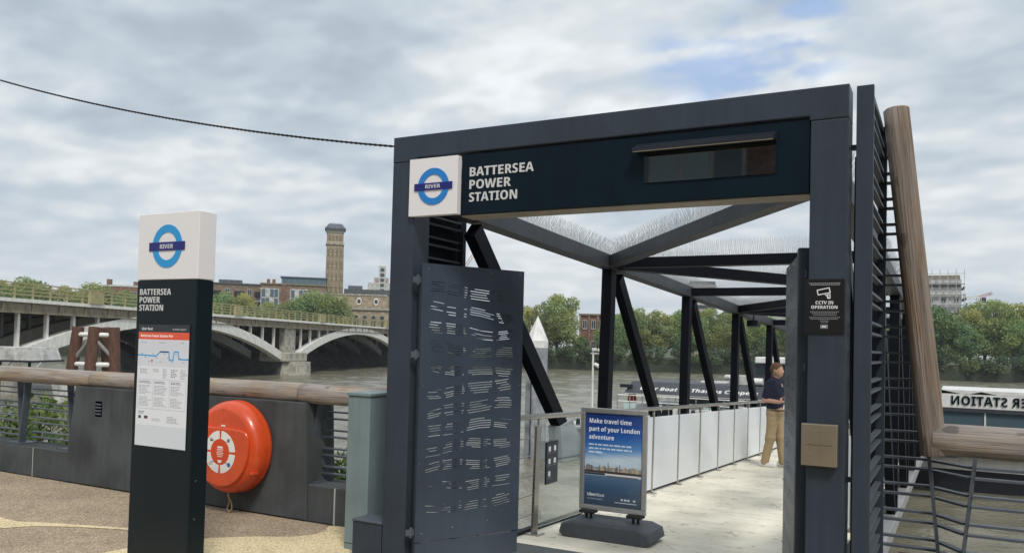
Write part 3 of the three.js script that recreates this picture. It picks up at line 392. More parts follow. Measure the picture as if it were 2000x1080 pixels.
// ---------------------------------------------------------------- poster stand on the gangway
{
  const t = thing('poster_stand', 'silver framed poster stand with blue travel poster on a grey water-filled base', 'poster stand', [0.975, -0.072, -2.03], 0.0);
  const base = new THREE.ExtrudeGeometry(new THREE.Shape([[-0.40, 0.03], [-0.36, 0.0], [0.36, 0.0], [0.40, 0.03], [0.385, 0.085], [0.30, 0.115], [-0.30, 0.115], [-0.385, 0.085]].map(([x, y]) => new THREE.Vector2(x, y))), { depth: 0.36, bevelEnabled: true, bevelSize: 0.02, bevelThickness: 0.035, bevelSegments: 3 });
  base.translate(0, 0.022, -0.18); mesh('base', boxUV(base), M.greyPlastic, t);
  for (const s of [-1, 1]) { const f = mesh('foot_bracket', bx(s * 0.22 - 0.07, s * 0.22 + 0.07, 0.205, 0.232, -0.045, 0.06, 0.006), M.rubber, t); for (const o of [-0.022, 0.022]) mesh('spring', rod([s * 0.22 + o, 0.128, 0], [s * 0.22 + o, 0.207, 0], 0.011, 0.011, 10), M.rubber, f); }
  for (const s of [-1, 1]) mesh('frame_side', bx(s * 0.29 - 0.021, s * 0.29 + 0.021, 0.276, 1.092, -0.016, 0.020, 0.007), M.alu, t);
  mesh('frame_rail', bx(-0.311, 0.311, 1.094, 1.136, -0.016, 0.020, 0.007), M.alu, t); mesh('frame_rail', bx(-0.311, 0.311, 0.232, 0.274, -0.016, 0.020, 0.007), M.alu, t);
  mesh('back_panel', bx(-0.268, 0.268, 0.276, 1.092, -0.010, 0.004), M.white, t);
  const tx = canvasTex(660, 1000, (c, w, h) => {
    const g = c.createLinearGradient(0, 0, 60, 520); g.addColorStop(0, '#0f2c6c'); g.addColorStop(0.55, '#1f58a8'); g.addColorStop(0.85, '#5b90c8'); g.addColorStop(1, '#b9cee0'); c.fillStyle = g; c.fillRect(0, 0, w, h);
    const R = rng(12); for (let i = 0; i < 90; i++) { c.fillStyle = `rgba(255,255,255,${0.02 + 0.05 * R()})`; c.beginPath(); const x = R() * w, y = 400 + R() * 120 + x * 0.10; c.ellipse(x, y, 40 + R() * 90, 6 + R() * 14, 0.18, 0, 7); c.fill(); }
    c.fillStyle = '#8e99a6'; c.fillRect(0, 585, w, 30); for (let i = 0; i < 70; i++) { const x = R() * w, hh = 18 + R() * 48, k = R(); c.fillStyle = k < 0.5 ? '#b9a98f' : k < 0.8 ? '#8f8c88' : '#6e6a68'; c.fillRect(x, 628 - hh, 8 + R() * 26, hh); } for (const [x, hh] of [[270, 96], [405, 84], [520, 60]]) { c.fillStyle = '#7f7a74'; c.fillRect(x, 628 - hh, 10, hh); }
    c.fillStyle = '#4a3a36'; c.fillRect(0, 622, w, 26); c.fillStyle = '#2a3644'; c.fillRect(0, 650, 240, 22); c.fillStyle = '#d8dce0'; c.fillRect(240, 650, 390, 18); c.fillStyle = '#6b4a4c'; c.fillRect(250, 668, 370, 9);
    const q = c.createLinearGradient(0, 676, 0, 1000); q.addColorStop(0, '#55728f'); q.addColorStop(0.4, '#3a5878'); q.addColorStop(1, '#39485c'); c.fillStyle = q; c.fillRect(0, 677, w, 323); for (let i = 0; i < 160; i++) { c.fillStyle = `rgba(190,205,220,${0.03 + 0.06 * R()})`; c.fillRect(R() * w, 680 + R() * 300, 20 + R() * 90, 3); }
    c.fillStyle = '#f4f6fa'; c.font = 'bold 68px sans-serif'; c.fillText('Make travel time', 40, 108, 500); c.fillText('part of your London', 40, 196, 596); c.fillText('adventure', 40, 284, 300);
    c.globalAlpha = 0.8; for (const [y, e] of [[334, 500], [376, 540], [418, 200]]) { let x = 42; while (x < e) { const l = 20 + R() * 62; c.fillRect(x, y, l, 16); x += l + 12; } } c.globalAlpha = 1;
    c.font = 'bold 46px sans-serif'; c.fillText('Uber', 34, 905); c.font = '46px sans-serif'; c.fillText('Boat', 144, 905); c.globalAlpha = 0.8; c.font = '22px sans-serif'; c.fillText('by thames clippers', 36, 940); for (const x of [430, 470, 505, 570]) c.fillRect(x, 905, 26, 20); c.fillRect(360, 945, 250, 8); c.globalAlpha = 1;
  });
  mesh('poster', new THREE.PlaneGeometry(0.532, 0.812).translate(0, 0.684, 0.0068), phys({ map: tx, roughness: 0.3, clearcoat: 0.5, clearcoatRoughness: 0.1 }), t);
  for (const s of [-1, 1]) mesh('wheel', rod([s * 0.30, 0.03, -0.21], [s * 0.34, 0.03, -0.21], 0.03, 0.03, 16), M.rubber, t);
}
// ---------------------------------------------------------------- lifebuoy case on the wall
{
  const t = thing('lifebuoy_case', 'round orange lifebuoy case with white ring label on the dark wall block', 'lifebuoy case', [-2.235, 0.605, -0.778]);
  const prof = [[0.0, 0.0], [0.36, 0.0], [0.405, 0.012], [0.425, 0.045], [0.424, 0.075], [0.418, 0.082], [0.424, 0.089], [0.418, 0.15], [0.40, 0.19], [0.37, 0.218], [0.34, 0.228], [0, 0.230]].map(([x, y]) => new THREE.Vector2(x, y));
  mesh('shell', boxUV(new THREE.LatheGeometry(prof, 64).rotateX(Math.PI / 2)), M.orange, t);
  const lid = new THREE.Shape(); lid.moveTo(-0.30, 0.155); lid.bezierCurveTo(-0.2, 0.178, 0.2, 0.178, 0.285, 0.15); lid.bezierCurveTo(0.325, 0.13, 0.335, 0.05, 0.325, -0.02); lid.bezierCurveTo(0.31, -0.2, 0.18, -0.335, 0, -0.335); lid.bezierCurveTo(-0.18, -0.335, -0.31, -0.2, -0.325, -0.02); lid.bezierCurveTo(-0.335, 0.08, -0.335, 0.13, -0.30, 0.155);
  const lg = new THREE.ExtrudeGeometry(lid, { depth: 0.020, bevelEnabled: true, bevelSize: 0.014, bevelThickness: 0.012, bevelSegments: 4, curveSegments: 20 }).translate(0, 0, 0.222); const l = mesh('lid', boxUV(lg), M.orange, t);
  const tx = canvasTex(512, 512, (c, w) => {
    c.fillStyle = '#d9481c'; c.fillRect(0, 0, w, w); c.lineWidth = 96; c.strokeStyle = '#eceae6'; for (let i = 0; i < 4; i++) { c.beginPath(); c.arc(256, 256, 200, i * Math.PI / 2 + 0.07, (i + 1) * Math.PI / 2 - 0.07); c.stroke(); }
    const R = rng(9); c.fillStyle = '#3c4048'; for (let i = 0; i < 4; i++) { const a = i * Math.PI / 2 + 0.78; for (let k = 0; k < 3; k++) { const r = 172 + k * 22; c.save(); c.translate(256 + r * Math.cos(a), 256 + r * Math.sin(a)); c.fillRect(-34 + R() * 10, -4, 46 + R() * 16, 6); c.restore(); } }
    c.fillStyle = '#2e5aa6'; c.beginPath(); c.arc(256 + 150, 256 + 140, 26, 0, 7); c.fill(); c.fillStyle = '#444'; c.fillRect(90, 118, 42, 22); c.fillRect(372, 96, 26, 34);
    c.fillStyle = '#f2efe9'; for (const [y, a, b, h] of [[190, 215, 300, 22], [222, 205, 312, 8], [240, 210, 300, 8], [262, 200, 314, 8], [282, 206, 305, 8], [304, 215, 296, 8]]) c.fillRect(a, y, b - a, h); c.beginPath(); c.arc(256, 350, 34, 0, Math.PI); c.fill();
  });
  mesh('label', new THREE.CircleGeometry(0.198, 56).translate(0.0, -0.035, 0.2552), std({ map: tx, roughness: 0.45 }), l);
  mesh('catch', bx(-0.02, 0.03, 0.19, 0.207, 0.226, 0.236, 0.003), M.white, t); mesh('side_clip', bx(0.335, 0.375, -0.215, -0.19, 0.14, 0.215, 0.004), M.orange, t);
  mesh('cord', tube([[-0.02, -0.40, 0.12], [-0.015, -0.45, 0.125], [0.02, -0.50, 0.12], [0.03, -0.57, 0.12], [0.0, -0.592, 0.12], [-0.025, -0.57, 0.12], [0.005, -0.5, 0.127], [-0.01, -0.44, 0.125], [-0.015, -0.41, 0.12]], 0.0055, 50, 6), M.rope, t);
}
// ---------------------------------------------------------------- cabinet, plinth box, cable
{
  const t = thing('metal_cabinet', 'teal grey metal service cabinet standing by the portal post', 'cabinet', [-0.418, 0, -0.22]);
  mesh('body', bx(-0.108, 0.108, 0, 1.18, -0.50, 0, 0.005), M.cabinet, t); mesh('lid', bx(-0.118, 0.118, 1.182, 1.205, -0.51, 0.012, 0.004), M.cabinet, t);
  mesh('door_seam', bx(-0.1, 0.1, 0.05, 0.054, 0.0, 0.002), M.hood, t);
  const b = thing('plinth_box', 'low slate grey steel box at the foot of the roundel side portal post', 'steel box', [-0.144, 0, -0.11]);
  mesh('body', bx(-0.132, 0.132, 0, 0.283, -0.10, 0.10, 0.004), M.portal, b); mesh('lid', bx(-0.137, 0.137, 0.285, 0.302, -0.105, 0.107, 0.006), M.slat, b);
  const P = []; for (let i = 0; i <= 20; i++) { const x = -10.5 * i / 20; P.push([-0.005 + x, 3.045 + 0.16 * -x + 0.0133 * x * x, -0.1]); }
  const curve = new THREE.CatmullRomCurve3(P.map(v3)), strand = (ph) => { const Q = []; for (let i = 0; i <= 1000; i++) { const p = curve.getPointAt(i / 1000), a = ph + i * 0.72; Q.push(new THREE.Vector3(p.x, p.y + 0.0042 * Math.cos(a), p.z + 0.0042 * Math.sin(a))); } return new THREE.TubeGeometry(new THREE.CatmullRomCurve3(Q), 2000, 0.0058, 5); };
  const c = thing('overhead_cable', 'black twisted overhead cable sagging down to the portal corner', 'cable'); mesh('strand', strand(0), M.cable, c); mesh('strand', strand(Math.PI), M.cable, c); mesh('end_clamp', bx(-0.03, 0.0, 3.03, 3.06, -0.115, -0.085), M.zinc, c);
  const m = thing('cable_mast', 'plain grey mast that carries the far end of the overhead cable', 'mast', [-10.5, 0, -0.1]); mesh('pole', rod([0, 0, 0], [0, 6.9, 0], 0.09, 0.06, 16), M.portal, m); mesh('foot', bx(-0.2, 0.2, 0.0, 0.03, -0.2, 0.2), M.portal, m);
}
// ---------------------------------------------------------------- railway bridge (local x along the bridge, z = 0 its near face, -z away)
{
  const b = thing('railway_bridge', 'multi-arch steel railway bridge with pale arches, yellow railing and stone piers', 'bridge', [-80, 0, -83.4], 1.879);
  const S0 = -82, S1 = 150, Wd = 26;
  mesh('deck', bx(S0, S1, 4.0, 4.22, -Wd, -0.1), M.bridgeDark, b);
  mesh('cornice', bx(S0, S1, 4.14, 4.44, -0.14, 0.55), M.bridgeWhite, b);
  mesh('fascia_girder', bx(S0, S1, 3.30, 4.135, -0.6, 0.28), M.bridgeBrown, b);
  mesh('girder_flange', bx(S0, S1, 3.24, 3.34, -0.7, 0.42), M.bridgeBrown, b);
  for (let s = S0 + 1; s < S1; s += 3.2) mesh('stiffener', bx(s - 0.09, s + 0.09, 3.345, 4.135, 0.285, 0.40), M.bridgeBrown, b);
  const r = sub('railing', b);
  for (const y of [4.78, 5.10, 5.42, 5.72]) mesh('rail', bx(S0, S1, y - 0.05, y + 0.05, 0.24, 0.34), M.bridgeRail, r);
  for (let s = S0 + 1; s < 110; s += 2.0) mesh('post', bx(s - 0.07, s + 0.07, 4.44, 5.80, 0.22, 0.36), M.bridgeRail, r);
  for (const [s] of [[-41.5], [-15.5], [10], [40]]) mesh('equipment_box', bx(s - 0.9, s + 0.9, 4.45, 5.6, 0.40, 0.7), M.bridgeRail, r);
  mesh('far_parapet', bx(S0, S1, 4.22, 5.2, -Wd, -Wd + 0.3), M.bridgeBrown, b);
  const yc = (u) => -0.75 + 4.15 * (1 - (2 * u - 1) ** 2);
  const arch = (a, c, z0, z1, d) => { const n = 30, P = []; for (let i = 0; i <= n; i++) P.push([a + (c - a) * i / n, yc(i / n) + d / 2]); for (let i = n; i >= 0; i--) P.push([a + (c - a) * i / n, yc(i / n) - d / 2]); return prism(P, z1 - z0).translate(0, 0, z0); };
  for (const [a, c] of [[-51.2, -2.8], [2.8, 51.2], [56.8, 105.2]]) {
    for (let k = 0; k < 6; k++) {
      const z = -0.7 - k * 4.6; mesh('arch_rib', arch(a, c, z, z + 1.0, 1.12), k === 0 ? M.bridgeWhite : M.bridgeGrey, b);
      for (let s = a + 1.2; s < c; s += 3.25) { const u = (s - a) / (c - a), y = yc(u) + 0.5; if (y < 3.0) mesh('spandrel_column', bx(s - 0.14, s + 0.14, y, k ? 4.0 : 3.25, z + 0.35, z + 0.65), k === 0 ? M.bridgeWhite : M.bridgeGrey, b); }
    }
  }
  for (const s of [-54, 0, 54, 108]) {
    const p = sub('pier', b);
    mesh('upper_wall', bx(s - 1.5, s + 1.5, -0.2, 3.98, -Wd + 1, -0.75), M.bridgeDark, p); mesh('pilaster', bx(s - 1.7, s + 1.7, -0.2, 3.24, -0.74, 0.1), M.concretePale, p);
    mesh('cap', bx(s - 3.1, s + 3.1, -1.5, -0.2, -3.0, 1.4, 0.15), M.concretePale, p); mesh('inner_cap', bx(s - 2.9, s + 2.9, -1.5, -0.22, -Wd + 0.5, -3.02), M.bridgeDark, p);
    mesh('footing', prism([[s - 2.7, 0], [s + 2.7, 0], [s + 2.7, 26], [s - 2.7, 26]], 3.0).rotateX(-Math.PI / 2).translate(0, -4.5, 0.3), M.bridgeDark, p);
    const cw = new THREE.CylinderGeometry(2.7, 2.8, 3.0, 20).translate(s, -3.0, 0.4); mesh('cutwater', boxUV(cw), M.concretePale, p);
  }
}
// ---------------------------------------------------------------- river furniture
{
  const d = thing('mooring_dolphin', 'rusty red-brown mooring dolphin of leaning steel piles with pale cross tubes', 'mooring dolphin', [-51.6, -3.4, -33.7], 0.49);
  for (const [x0, x1, z0, z1] of [[-2.0, -1.35, 0.4, 0.2], [1.7, 1.25, 0.4, 0.2], [-0.05, 0.05, 1.3, 0.6], [0.3, 0.2, -1.6, -0.7]]) { mesh('pile', rod([x0, -1, z0], [x1, 5.55, z1], 0.40, 0.40, 18), M.rust, d); mesh('pile_foot', rod([x0, -0.6, z0], [x0 + (x1 - x0) * 0.40, 2.1, z0 + (z1 - z0) * 0.40], 0.415, 0.415, 18), M.redLead, d); }
  for (const y of [5.0, 2.85]) { const k = 1 - (5.5 - y) / 5.5; for (const s of [-1, 1]) mesh('cross_tube', rod([s * (1.9 - 0.55 * k), y, 0.3], [0, y, 1.2 - 0.6 * k], 0.17, 0.17, 12), M.bridgeWhite, d); }
  for (const s of [-1, 1]) mesh('brace', rod([s * 1.65, 3.0, 0.3], [s * 0.15, 4.7, 0.75], 0.14, 0.14, 12), M.bridgeGrey, d);
  for (const s of [-1, 1]) mesh('fender', rod([s * 0.25, -0.5, 1.75], [s * 0.22, 2.1, 1.5], 0.15, 0.15, 10), M.white, d);
}
const flat = (g) => { const q = g.toNonIndexed(); q.computeVertexNormals(); return q; };
function pile(label, x, z, h, r) {
  const p = thing('mooring_pile', label, 'pile', [x, -3.4, z]);
  mesh('shaft', flat(rod([0, -1, 0], [0, h, 0], r, r, 8)), M.pileGrey, p); mesh('collar', flat(rod([0, h, 0], [0, h + 0.32, 0], r * 1.03, r * 1.03, 8)), M.white, p); mesh('pyramid_cap', flat(rod([0, h + 0.32, 0], [0, h + 1.42, 0], r * 1.03, 0.02, 8)), M.white, p);
  mesh('weld_seam', bx(-0.02, 0.02, 0, h - 0.02, r - 0.01, r + 0.02), M.hood, p); return p;
}
pile('grey mooring pile with a white pointed cap behind the slotted gate', -12.9, -28.35, 4.92, 0.51);
{
  const p = thing('jetty_shelter', 'low shelter with pale glass roof beside the bridge', 'shelter', [-48.6, -3.4, -24.9], 0.49);
  mesh('roof', prism([[-3.4, 3.35], [3.1, 3.35], [2.8, 4.12], [-3.4, 4.12]], 3.2).translate(0, 0, -1.6), M.pale, p, 'pale sloping glazed roof'); mesh('eaves', bx(-3.4, 3.2, 3.24, 3.345, -1.7, 1.7), M.hood, p);
  for (const x of [-3, -1, 1, 2.8]) { mesh('post', bx(x - 0.06, x + 0.06, 0.6, 3.24, 1.3, 1.42), M.hood, p); mesh('strut', bar([x, 2.4, 1.36], [x + 0.7, 3.24, 1.36], 0.06, 0.06, [0, 0, 1]), M.pale, p); }
  mesh('platform', bx(-4, 3.4, -0.6, 0.6, -2, 2), M.bridgeGrey, p);
  const w = thing('work_barge', 'pale flat barge moored beneath the first bridge arch', 'barge', [-49, -3.4, -34], 0.49); mesh('hull', prism([[-4, 0.1], [3.2, 0.1], [3.9, 1.7], [-4.4, 1.7]], 3).translate(0, 0, -1.5), M.pale, w); mesh('hold_cover', bx(2.0, 4.4, 1.7, 2.7, -1.2, 1.0, 0.1), std({ color: rgb(0.02, 0.05, 0.02), roughness: 0.9, map: T_concrete }), w);
}
{ // floating pontoon
  const p = thing('pontoon', 'floating pier pontoon with dark hull and pale deck edge at the end of the gangway', 'pontoon', [0, -3.4, -35]);
  mesh('hull', bx(-10.9, 16, -0.6, 0.72, -4.4, 4.1, 0.05), M.hull, p); mesh('end_hull', bx(-13.0, -10.9, -0.6, 1.19, -4.4, 4.35, 0.05), M.pileGrey, p); mesh('deck', bx(-13.1, 16, 1.195, 1.30, -4.5, 4.45), M.pale, p); mesh('bulwark', bx(-10.88, 16, 0.725, 1.19, -4.4, 4.15), M.white, p);
  mesh('landing_platform', bx(-0.6, 3.8, 1.30, 2.20, -1.5, 5.6), M.boatGrey, p);
  const r = sub('railing', p);
  for (const y of [2.05, 2.4]) mesh('rail', bx(-13, -1, y - 0.025, y + 0.025, -3.9, -3.85), M.bridgeWhite, r);
  for (let x = -13; x < -1; x += 0.75) mesh('post', bx(x - 0.02, x + 0.02, 1.30, 2.40, -3.9, -3.85), M.bridgeGrey, r);
  for (let x = -12.6; x < -1.5; x += 1.5) mesh('infill_panel', bx(x, x + 0.7, 1.4, 1.95, -3.885, -3.865), std({ color: rgb(0.42, 0.52, 0.50), roughness: 0.4 }), r);
  for (const [x, z] of [[-9.4, -2.6], [-8.3, -3.0], [-6.1, -2.4]]) mesh('locker', bx(x, x + 0.9, 1.30, 1.85, z - 0.4, z, 0.03), M.pale, p);
  for (const x of [-12, -4, 3, 10]) mesh('bollard', rod([x, 1.30, 3.9], [x, 1.62, 3.9], 0.12, 0.09, 14), M.hull, p);
  for (let x = -9.5; x < 1; x += 2.6) mesh('tyre_fender', new THREE.TorusGeometry(0.33, 0.13, 8, 18).translate(x, 0.45, 4.2), M.rubber, p);
  mesh('store_box', bx(3.55, 4.35, 1.30, 2.05, 3.2, 3.8, 0.02), M.rust, p);
  // waiting shelter with letters facing the river
  const s = sub('shelter', p);
  mesh('roof', bx(3.3, 15, 3.62, 3.76, 0.4, 4.75), M.white, s); mesh('fascia', prism([[3.3, 3.10], [15, 3.10], [15, 3.61], [5.2, 3.61], [4.6, 3.72], [4.1, 3.60], [3.3, 3.74]], 0.05).translate(0, 0, 4.7), M.white, s);
  const T = text('POWER STATION', 0.33, 0.03, 3.45); T.rotateY(Math.PI).translate(3.62 + 3.45, 3.22, 4.79); mesh('lettering', T, M.board, s);
  mesh('beam', bx(3.3, 15, 2.95, 3.09, 4.62, 4.74), M.boatGrey, s);
  for (let i = 0; i < 8; i++) { mesh('glass_pane', bx(3.36 + i * 1.4, 4.70 + i * 1.4, 2.16, 2.94, 4.60, 4.64), M.windowBlue, s); mesh('mullion', bx(4.70 + i * 1.4, 4.76 + i * 1.4, 1.30, 2.95, 4.58, 4.67), M.white, s); mesh('lower_panel', bx(3.36 + i * 1.4, 4.70 + i * 1.4, 1.31, 2.15, 4.60, 4.64), i % 3 === 1 ? M.boatGrey : M.white, s); }
  mesh('mullion', bx(3.28, 3.35, 1.30, 3.1, 4.58, 4.67), M.white, s);
  mesh('back_wall', bx(3.3, 15, 1.3, 3.6, 0.5, 0.56), M.boatGrey, s);
  const m = thing('camera_mast', 'slim white mast with lamps and cameras on the pontoon', 'mast', [-11.35, -2.1, -31.2]);
  mesh('pole', rod([0, 0, 0], [0, 3.55, 0], 0.055, 0.045, 12), M.white, m); mesh('cross_arm', bx(-0.12, 0.42, 3.40, 3.46, -0.03, 0.03), M.white, m);
  for (const [x, y] of [[0.06, 3.6], [0.34, 3.58]]) mesh('lamp', bx(x - 0.09, x + 0.09, y - 0.06, y + 0.08, -0.1, 0.1, 0.02), M.white, m); mesh('camera', rod([0.12, 2.92, 0], [0.34, 2.82, 0.08], 0.10, 0.08, 12), M.white, m); mesh('camera', bx(0.15, 0.36, 3.02, 3.14, -0.08, 0.08, 0.02), M.hood, m); for (const x of [0.22, 0.3]) mesh('aerial', rod([x, 3.46, 0], [x, 3.85, 0], 0.012), M.hood, m);
}
{ // river bus moored behind the pontoon
  const b = thing('river_bus', 'dark roofed river bus with white Thames Clippers lettering moored behind the pontoon', 'boat', [-5, -3.4, -43.2]);
  mesh('hull', prism([[-7.6, 0], [9.5, 0], [11, 1.6], [-7.9, 1.6]], 5.6).translate(0, 0, -2.8), M.hull, b); mesh('deck_edge', bx(-7.95, 11, 1.605, 1.72, -2.9, 2.9), M.white, b);
  mesh('cabin', bx(-4.6, 9.2, 1.72, 2.45, -2.6, 2.6), M.white, b); mesh('upper_rail', bx(-1.5, 7.0, 2.30, 2.34, 3.3, 3.36), M.white, b);
  for (let i = 0; i < 8; i++) mesh('cabin_window', bx(-4.4 + i * 1.7, -2.9 + i * 1.7, 1.85, 2.38, 2.602, 2.62), M.window, b);
  for (const x of [-3.0, -1.6, 2.6]) mesh('cabin_pillar', bx(x, x + 0.28, 1.72, 2.5, 2.63, 2.70), M.white, b);
  mesh('roof', prism([[3.5, 2.47], [3.4, 2.56], [2.2, 3.10], [-2.2, 3.10], [-3.4, 2.56], [-3.5, 2.47]].map(([z, y]) => [z, y]), 15.2).rotateY(Math.PI / 2).translate(-7.9, 0, 0), M.boatGrey, b);
  const T = text('Uber Boat by Thames Clippers', 0.40, 0.02, 6.6); T.rotateX(-Math.atan2(1.2, 0.54)).translate(-7.1, 2.66, 3.20); mesh('roof_lettering', T, M.white, b);
  mesh('roof_edge', bx(-7.9, 7.3, 2.44, 2.465, 3.42, 3.52), M.white, b);
  const w = mesh('wheelhouse', bx(-1.2, 2.3, 3.11, 4.35, -1.5, 1.4, 0.05), M.boatGrey, b); mesh('wheelhouse_roof', bx(-1.0, 2.6, 4.36, 4.72, -1.7, 1.6, 0.08), M.white, w); for (const x of [-0.95, 0.2, 1.3]) mesh('wheelhouse_window', bx(x, x + 0.9, 3.75, 4.25, 1.405, 1.42), M.window, w);
  mesh('searchlight', rod([-2.6, 3.5, 1.4], [-2.3, 3.55, 1.6], 0.16, 0.12, 12), M.white, b); mesh('equipment_rack', bx(-2.2, -1.3, 3.11, 3.65, 0.6, 1.4, 0.03), M.pale, b); mesh('liferaft', rod([-1.1, 3.35, 1.75], [-0.5, 3.35, 1.75], 0.2, 0.2, 14), M.white, b);
  for (const x of [-4.3, -3.5, 0.2]) mesh('roof_hatch', bx(x, x + 0.7, 3.105, 3.22, -0.2, 0.5, 0.02), M.white, b);
  mesh('flag_staff', rod([-7.8, 1.7, 2.6], [-8.2, 2.95, 2.6], 0.02), M.white, b);
  { const f = new THREE.PlaneGeometry(0.55, 0.95, 8, 8), q = f.attributes.position; for (let i = 0; i < q.count; i++) q.setXYZ(i, q.getX(i) * (0.5 + 0.5 * (0.5 - q.getY(i))), q.getY(i), 0.07 * Math.sin(q.getX(i) * 16)); f.computeVertexNormals(); mesh('flag', f.translate(-7.75, 2.35, 2.6), new THREE.MeshStandardMaterial({ color: rgb(0.42, 0.015, 0.025), roughness: 0.85, side: THREE.DoubleSide }), b); }
  mesh('mast_head', bx(-8.3, -7.6, 2.75, 2.95, 2.9, 3.2, 0.03), M.hood, b);
  const r = sub('stern_rail', b); for (let x = -7.6; x < -4.6; x += 0.5) mesh('post', bx(x, x + 0.03, 1.72, 2.3, 2.8, 2.83), M.white, r); for (const y of [2.0, 2.3]) mesh('rail', bx(-7.6, -4.6, y - 0.015, y + 0.015, 2.79, 2.84), M.white, r);
}
// ---------------------------------------------------------------- buildings on the far bank
function block(name, label, pos, turn, w, h, d, wallMat, category = 'building') { const b = thing(name, label, category, pos, turn); mesh('wall', bx(-w / 2, w / 2, -2, h, -d, 0), wallMat, b); return b; }
function grid(b, x0, x1, y0, y1, nx, ny, ww, wh, frame, pane, z = 0.02) { for (let j = 0; j < ny; j++) for (let i = 0; i < nx; i++) { const x = x0 + (x1 - x0) * (nx > 1 ? i / (nx - 1) : 0.5), y = y0 + (y1 - y0) * (ny > 1 ? j / (ny - 1) : 0.5); const f = mesh('window', [bx(x - ww / 2 - 0.12, x + ww / 2 + 0.12, y - wh / 2 - 0.16, y - wh / 2, z - 0.25, z + 0.14), bx(x - ww / 2 - 0.12, x + ww / 2 + 0.12, y + wh / 2, y + wh / 2 + 0.12, z - 0.25, z + 0.10), bx(x - ww / 2 - 0.12, x - ww / 2, y - wh / 2, y + wh / 2, z - 0.25, z + 0.08), bx(x + ww / 2, x + ww / 2 + 0.12, y - wh / 2, y + wh / 2, z - 0.25, z + 0.08), bx(x - 0.05, x + 0.05, y - wh / 2, y + wh / 2, z - 0.2, z + 0.06)], frame, b); mesh('pane', bx(x - ww / 2, x + ww / 2, y - wh / 2, y + wh / 2, z - 0.06, z + 0.015), pane, f); } }
{
  let b = block('brick_terrace', 'red-brown brick house tops beyond the bridge beside the low trees', [-229, -0.5, -165], 0.75, 11, 17.6, 12, M.brick); grid(b, -3.6, 3.6, 11, 15, 3, 2, 1.3, 1.9, M.pale, M.window); mesh('parapet', bx(-5.6, 5.6, 17.6, 18.1, -12.1, 0.15), M.pale, b); mesh('chimney', bx(-5.0, -3.6, 17.6, 20.0, -4, -2.4), M.brick, b); mesh('chimney', bx(2.6, 4.2, 17.6, 19.6, -6, -4), M.brick, b);
  b = block('brick_apartments', 'brown brick apartment block with dark balconies behind the totem', [-197, -0.5, -183], 0.78, 18.5, 19.3, 14, M.brickBrown); for (const x of [-6.3, 0.4, 6.6]) { mesh('balcony_recess', bx(x - 1.5, x + 1.5, 12.8, 17.2, -0.06, 0.03), M.hood, b); const q = mesh('balcony', bx(x - 1.6, x + 1.6, 14.0, 14.2, 0.031, 0.9), M.pale, b); mesh('balcony_rail', bx(x - 1.6, x + 1.6, 14.2, 15.1, 0.82, 0.88), M.slate, q); } grid(b, -3.2, 3.6, 12.5, 16.8, 2, 2, 1.2, 2.0, M.pale, M.window); mesh('roof_edge', bx(-9.4, 9.4, 19.3, 19.7, -14.2, 0.3), M.slate, b); mesh('plant_room', bx(-6, 1, 19.7, 20.9, -10, -3), M.slate, b);
  b = block('brick_office', 'brick office block with tall glazed bays and a teal glass top floor', [-173.6, -0.5, -183.3], 0.72, 19.4, 18.8, 16, M.brickBrown);
  for (const x of [-7.0, 1.6]) { const f = mesh('glazed_bay', bx(x - 2.7, x + 2.7, 9.2, 17.6, -0.05, 0.12), M.pale, b); for (let i = 0; i < 4; i++) for (let j = 0; j < 3; j++) mesh('pane', bx(x - 2.45 + i * 1.25, x - 1.35 + i * 1.25, 9.5 + j * 2.7, 11.9 + j * 2.7, 0.10, 0.15), (i + j) % 3 === 0 ? M.pale : M.windowBlue, f); }
  mesh('brick_pier', bx(-3.5, -2.2, 8, 18.9, 0.0, 0.5), M.brick, b); grid(b, 6.4, 8.4, 11, 15.6, 2, 2, 1.0, 2.2, M.pale, M.window); const t = mesh('top_floor', bx(-3.8, 9.5, 18.8, 21.2, -14, -1.5), M.teal, b); for (let i = 0; i < 7; i++) mesh('pane', bx(-3.4 + i * 1.85, -1.8 + i * 1.85, 19.2, 20.7, -1.5, -1.44), M.windowBlue, t); mesh('roof_edge', bx(-4.2, 9.8, 21.2, 21.5, -14.4, -1.1), M.lead, t); mesh('parapet', bx(-9.9, 9.9, 18.8, 19.2, -16, 0.3), M.stockDark, b); for (const x of [-8.2, -6.6]) mesh('chimney_pot', bx(x, x + 0.9, 19.2, 20.6, -4, -3), M.brick, b);
  b = thing('water_tower_chimney', 'tall tapering stock brick chimney tower with dark flared cap', 'tower', [-175.8, -0.5, -204], 0.72);
  const sq = (r0, r1, h0, h1) => boxUV(new THREE.CylinderGeometry(r1 * Math.SQRT2, r0 * Math.SQRT2, h1 - h0, 4, 1).rotateY(Math.PI / 4).translate(0, (h0 + h1) / 2, 0).toNonIndexed());
  mesh('shaft', sq(3.0, 2.62, -2, 33.5), M.stock, b); for (const x of [-2.25, -0.75, 0.75, 2.25]) mesh('pilaster', bar([x * 1.05, 6, 3.02], [x * 0.9, 33, 2.62], 0.62, 0.42, [0, 0, 1]), M.stockDark, b); for (const z of [-2.2, -0.7, 0.8, 2.2]) mesh('pilaster', bar([3.02, 6, z * 1.02], [2.62, 33, z * 0.9], 0.42, 0.62, [0, 0, 1]), M.stockDark, b);
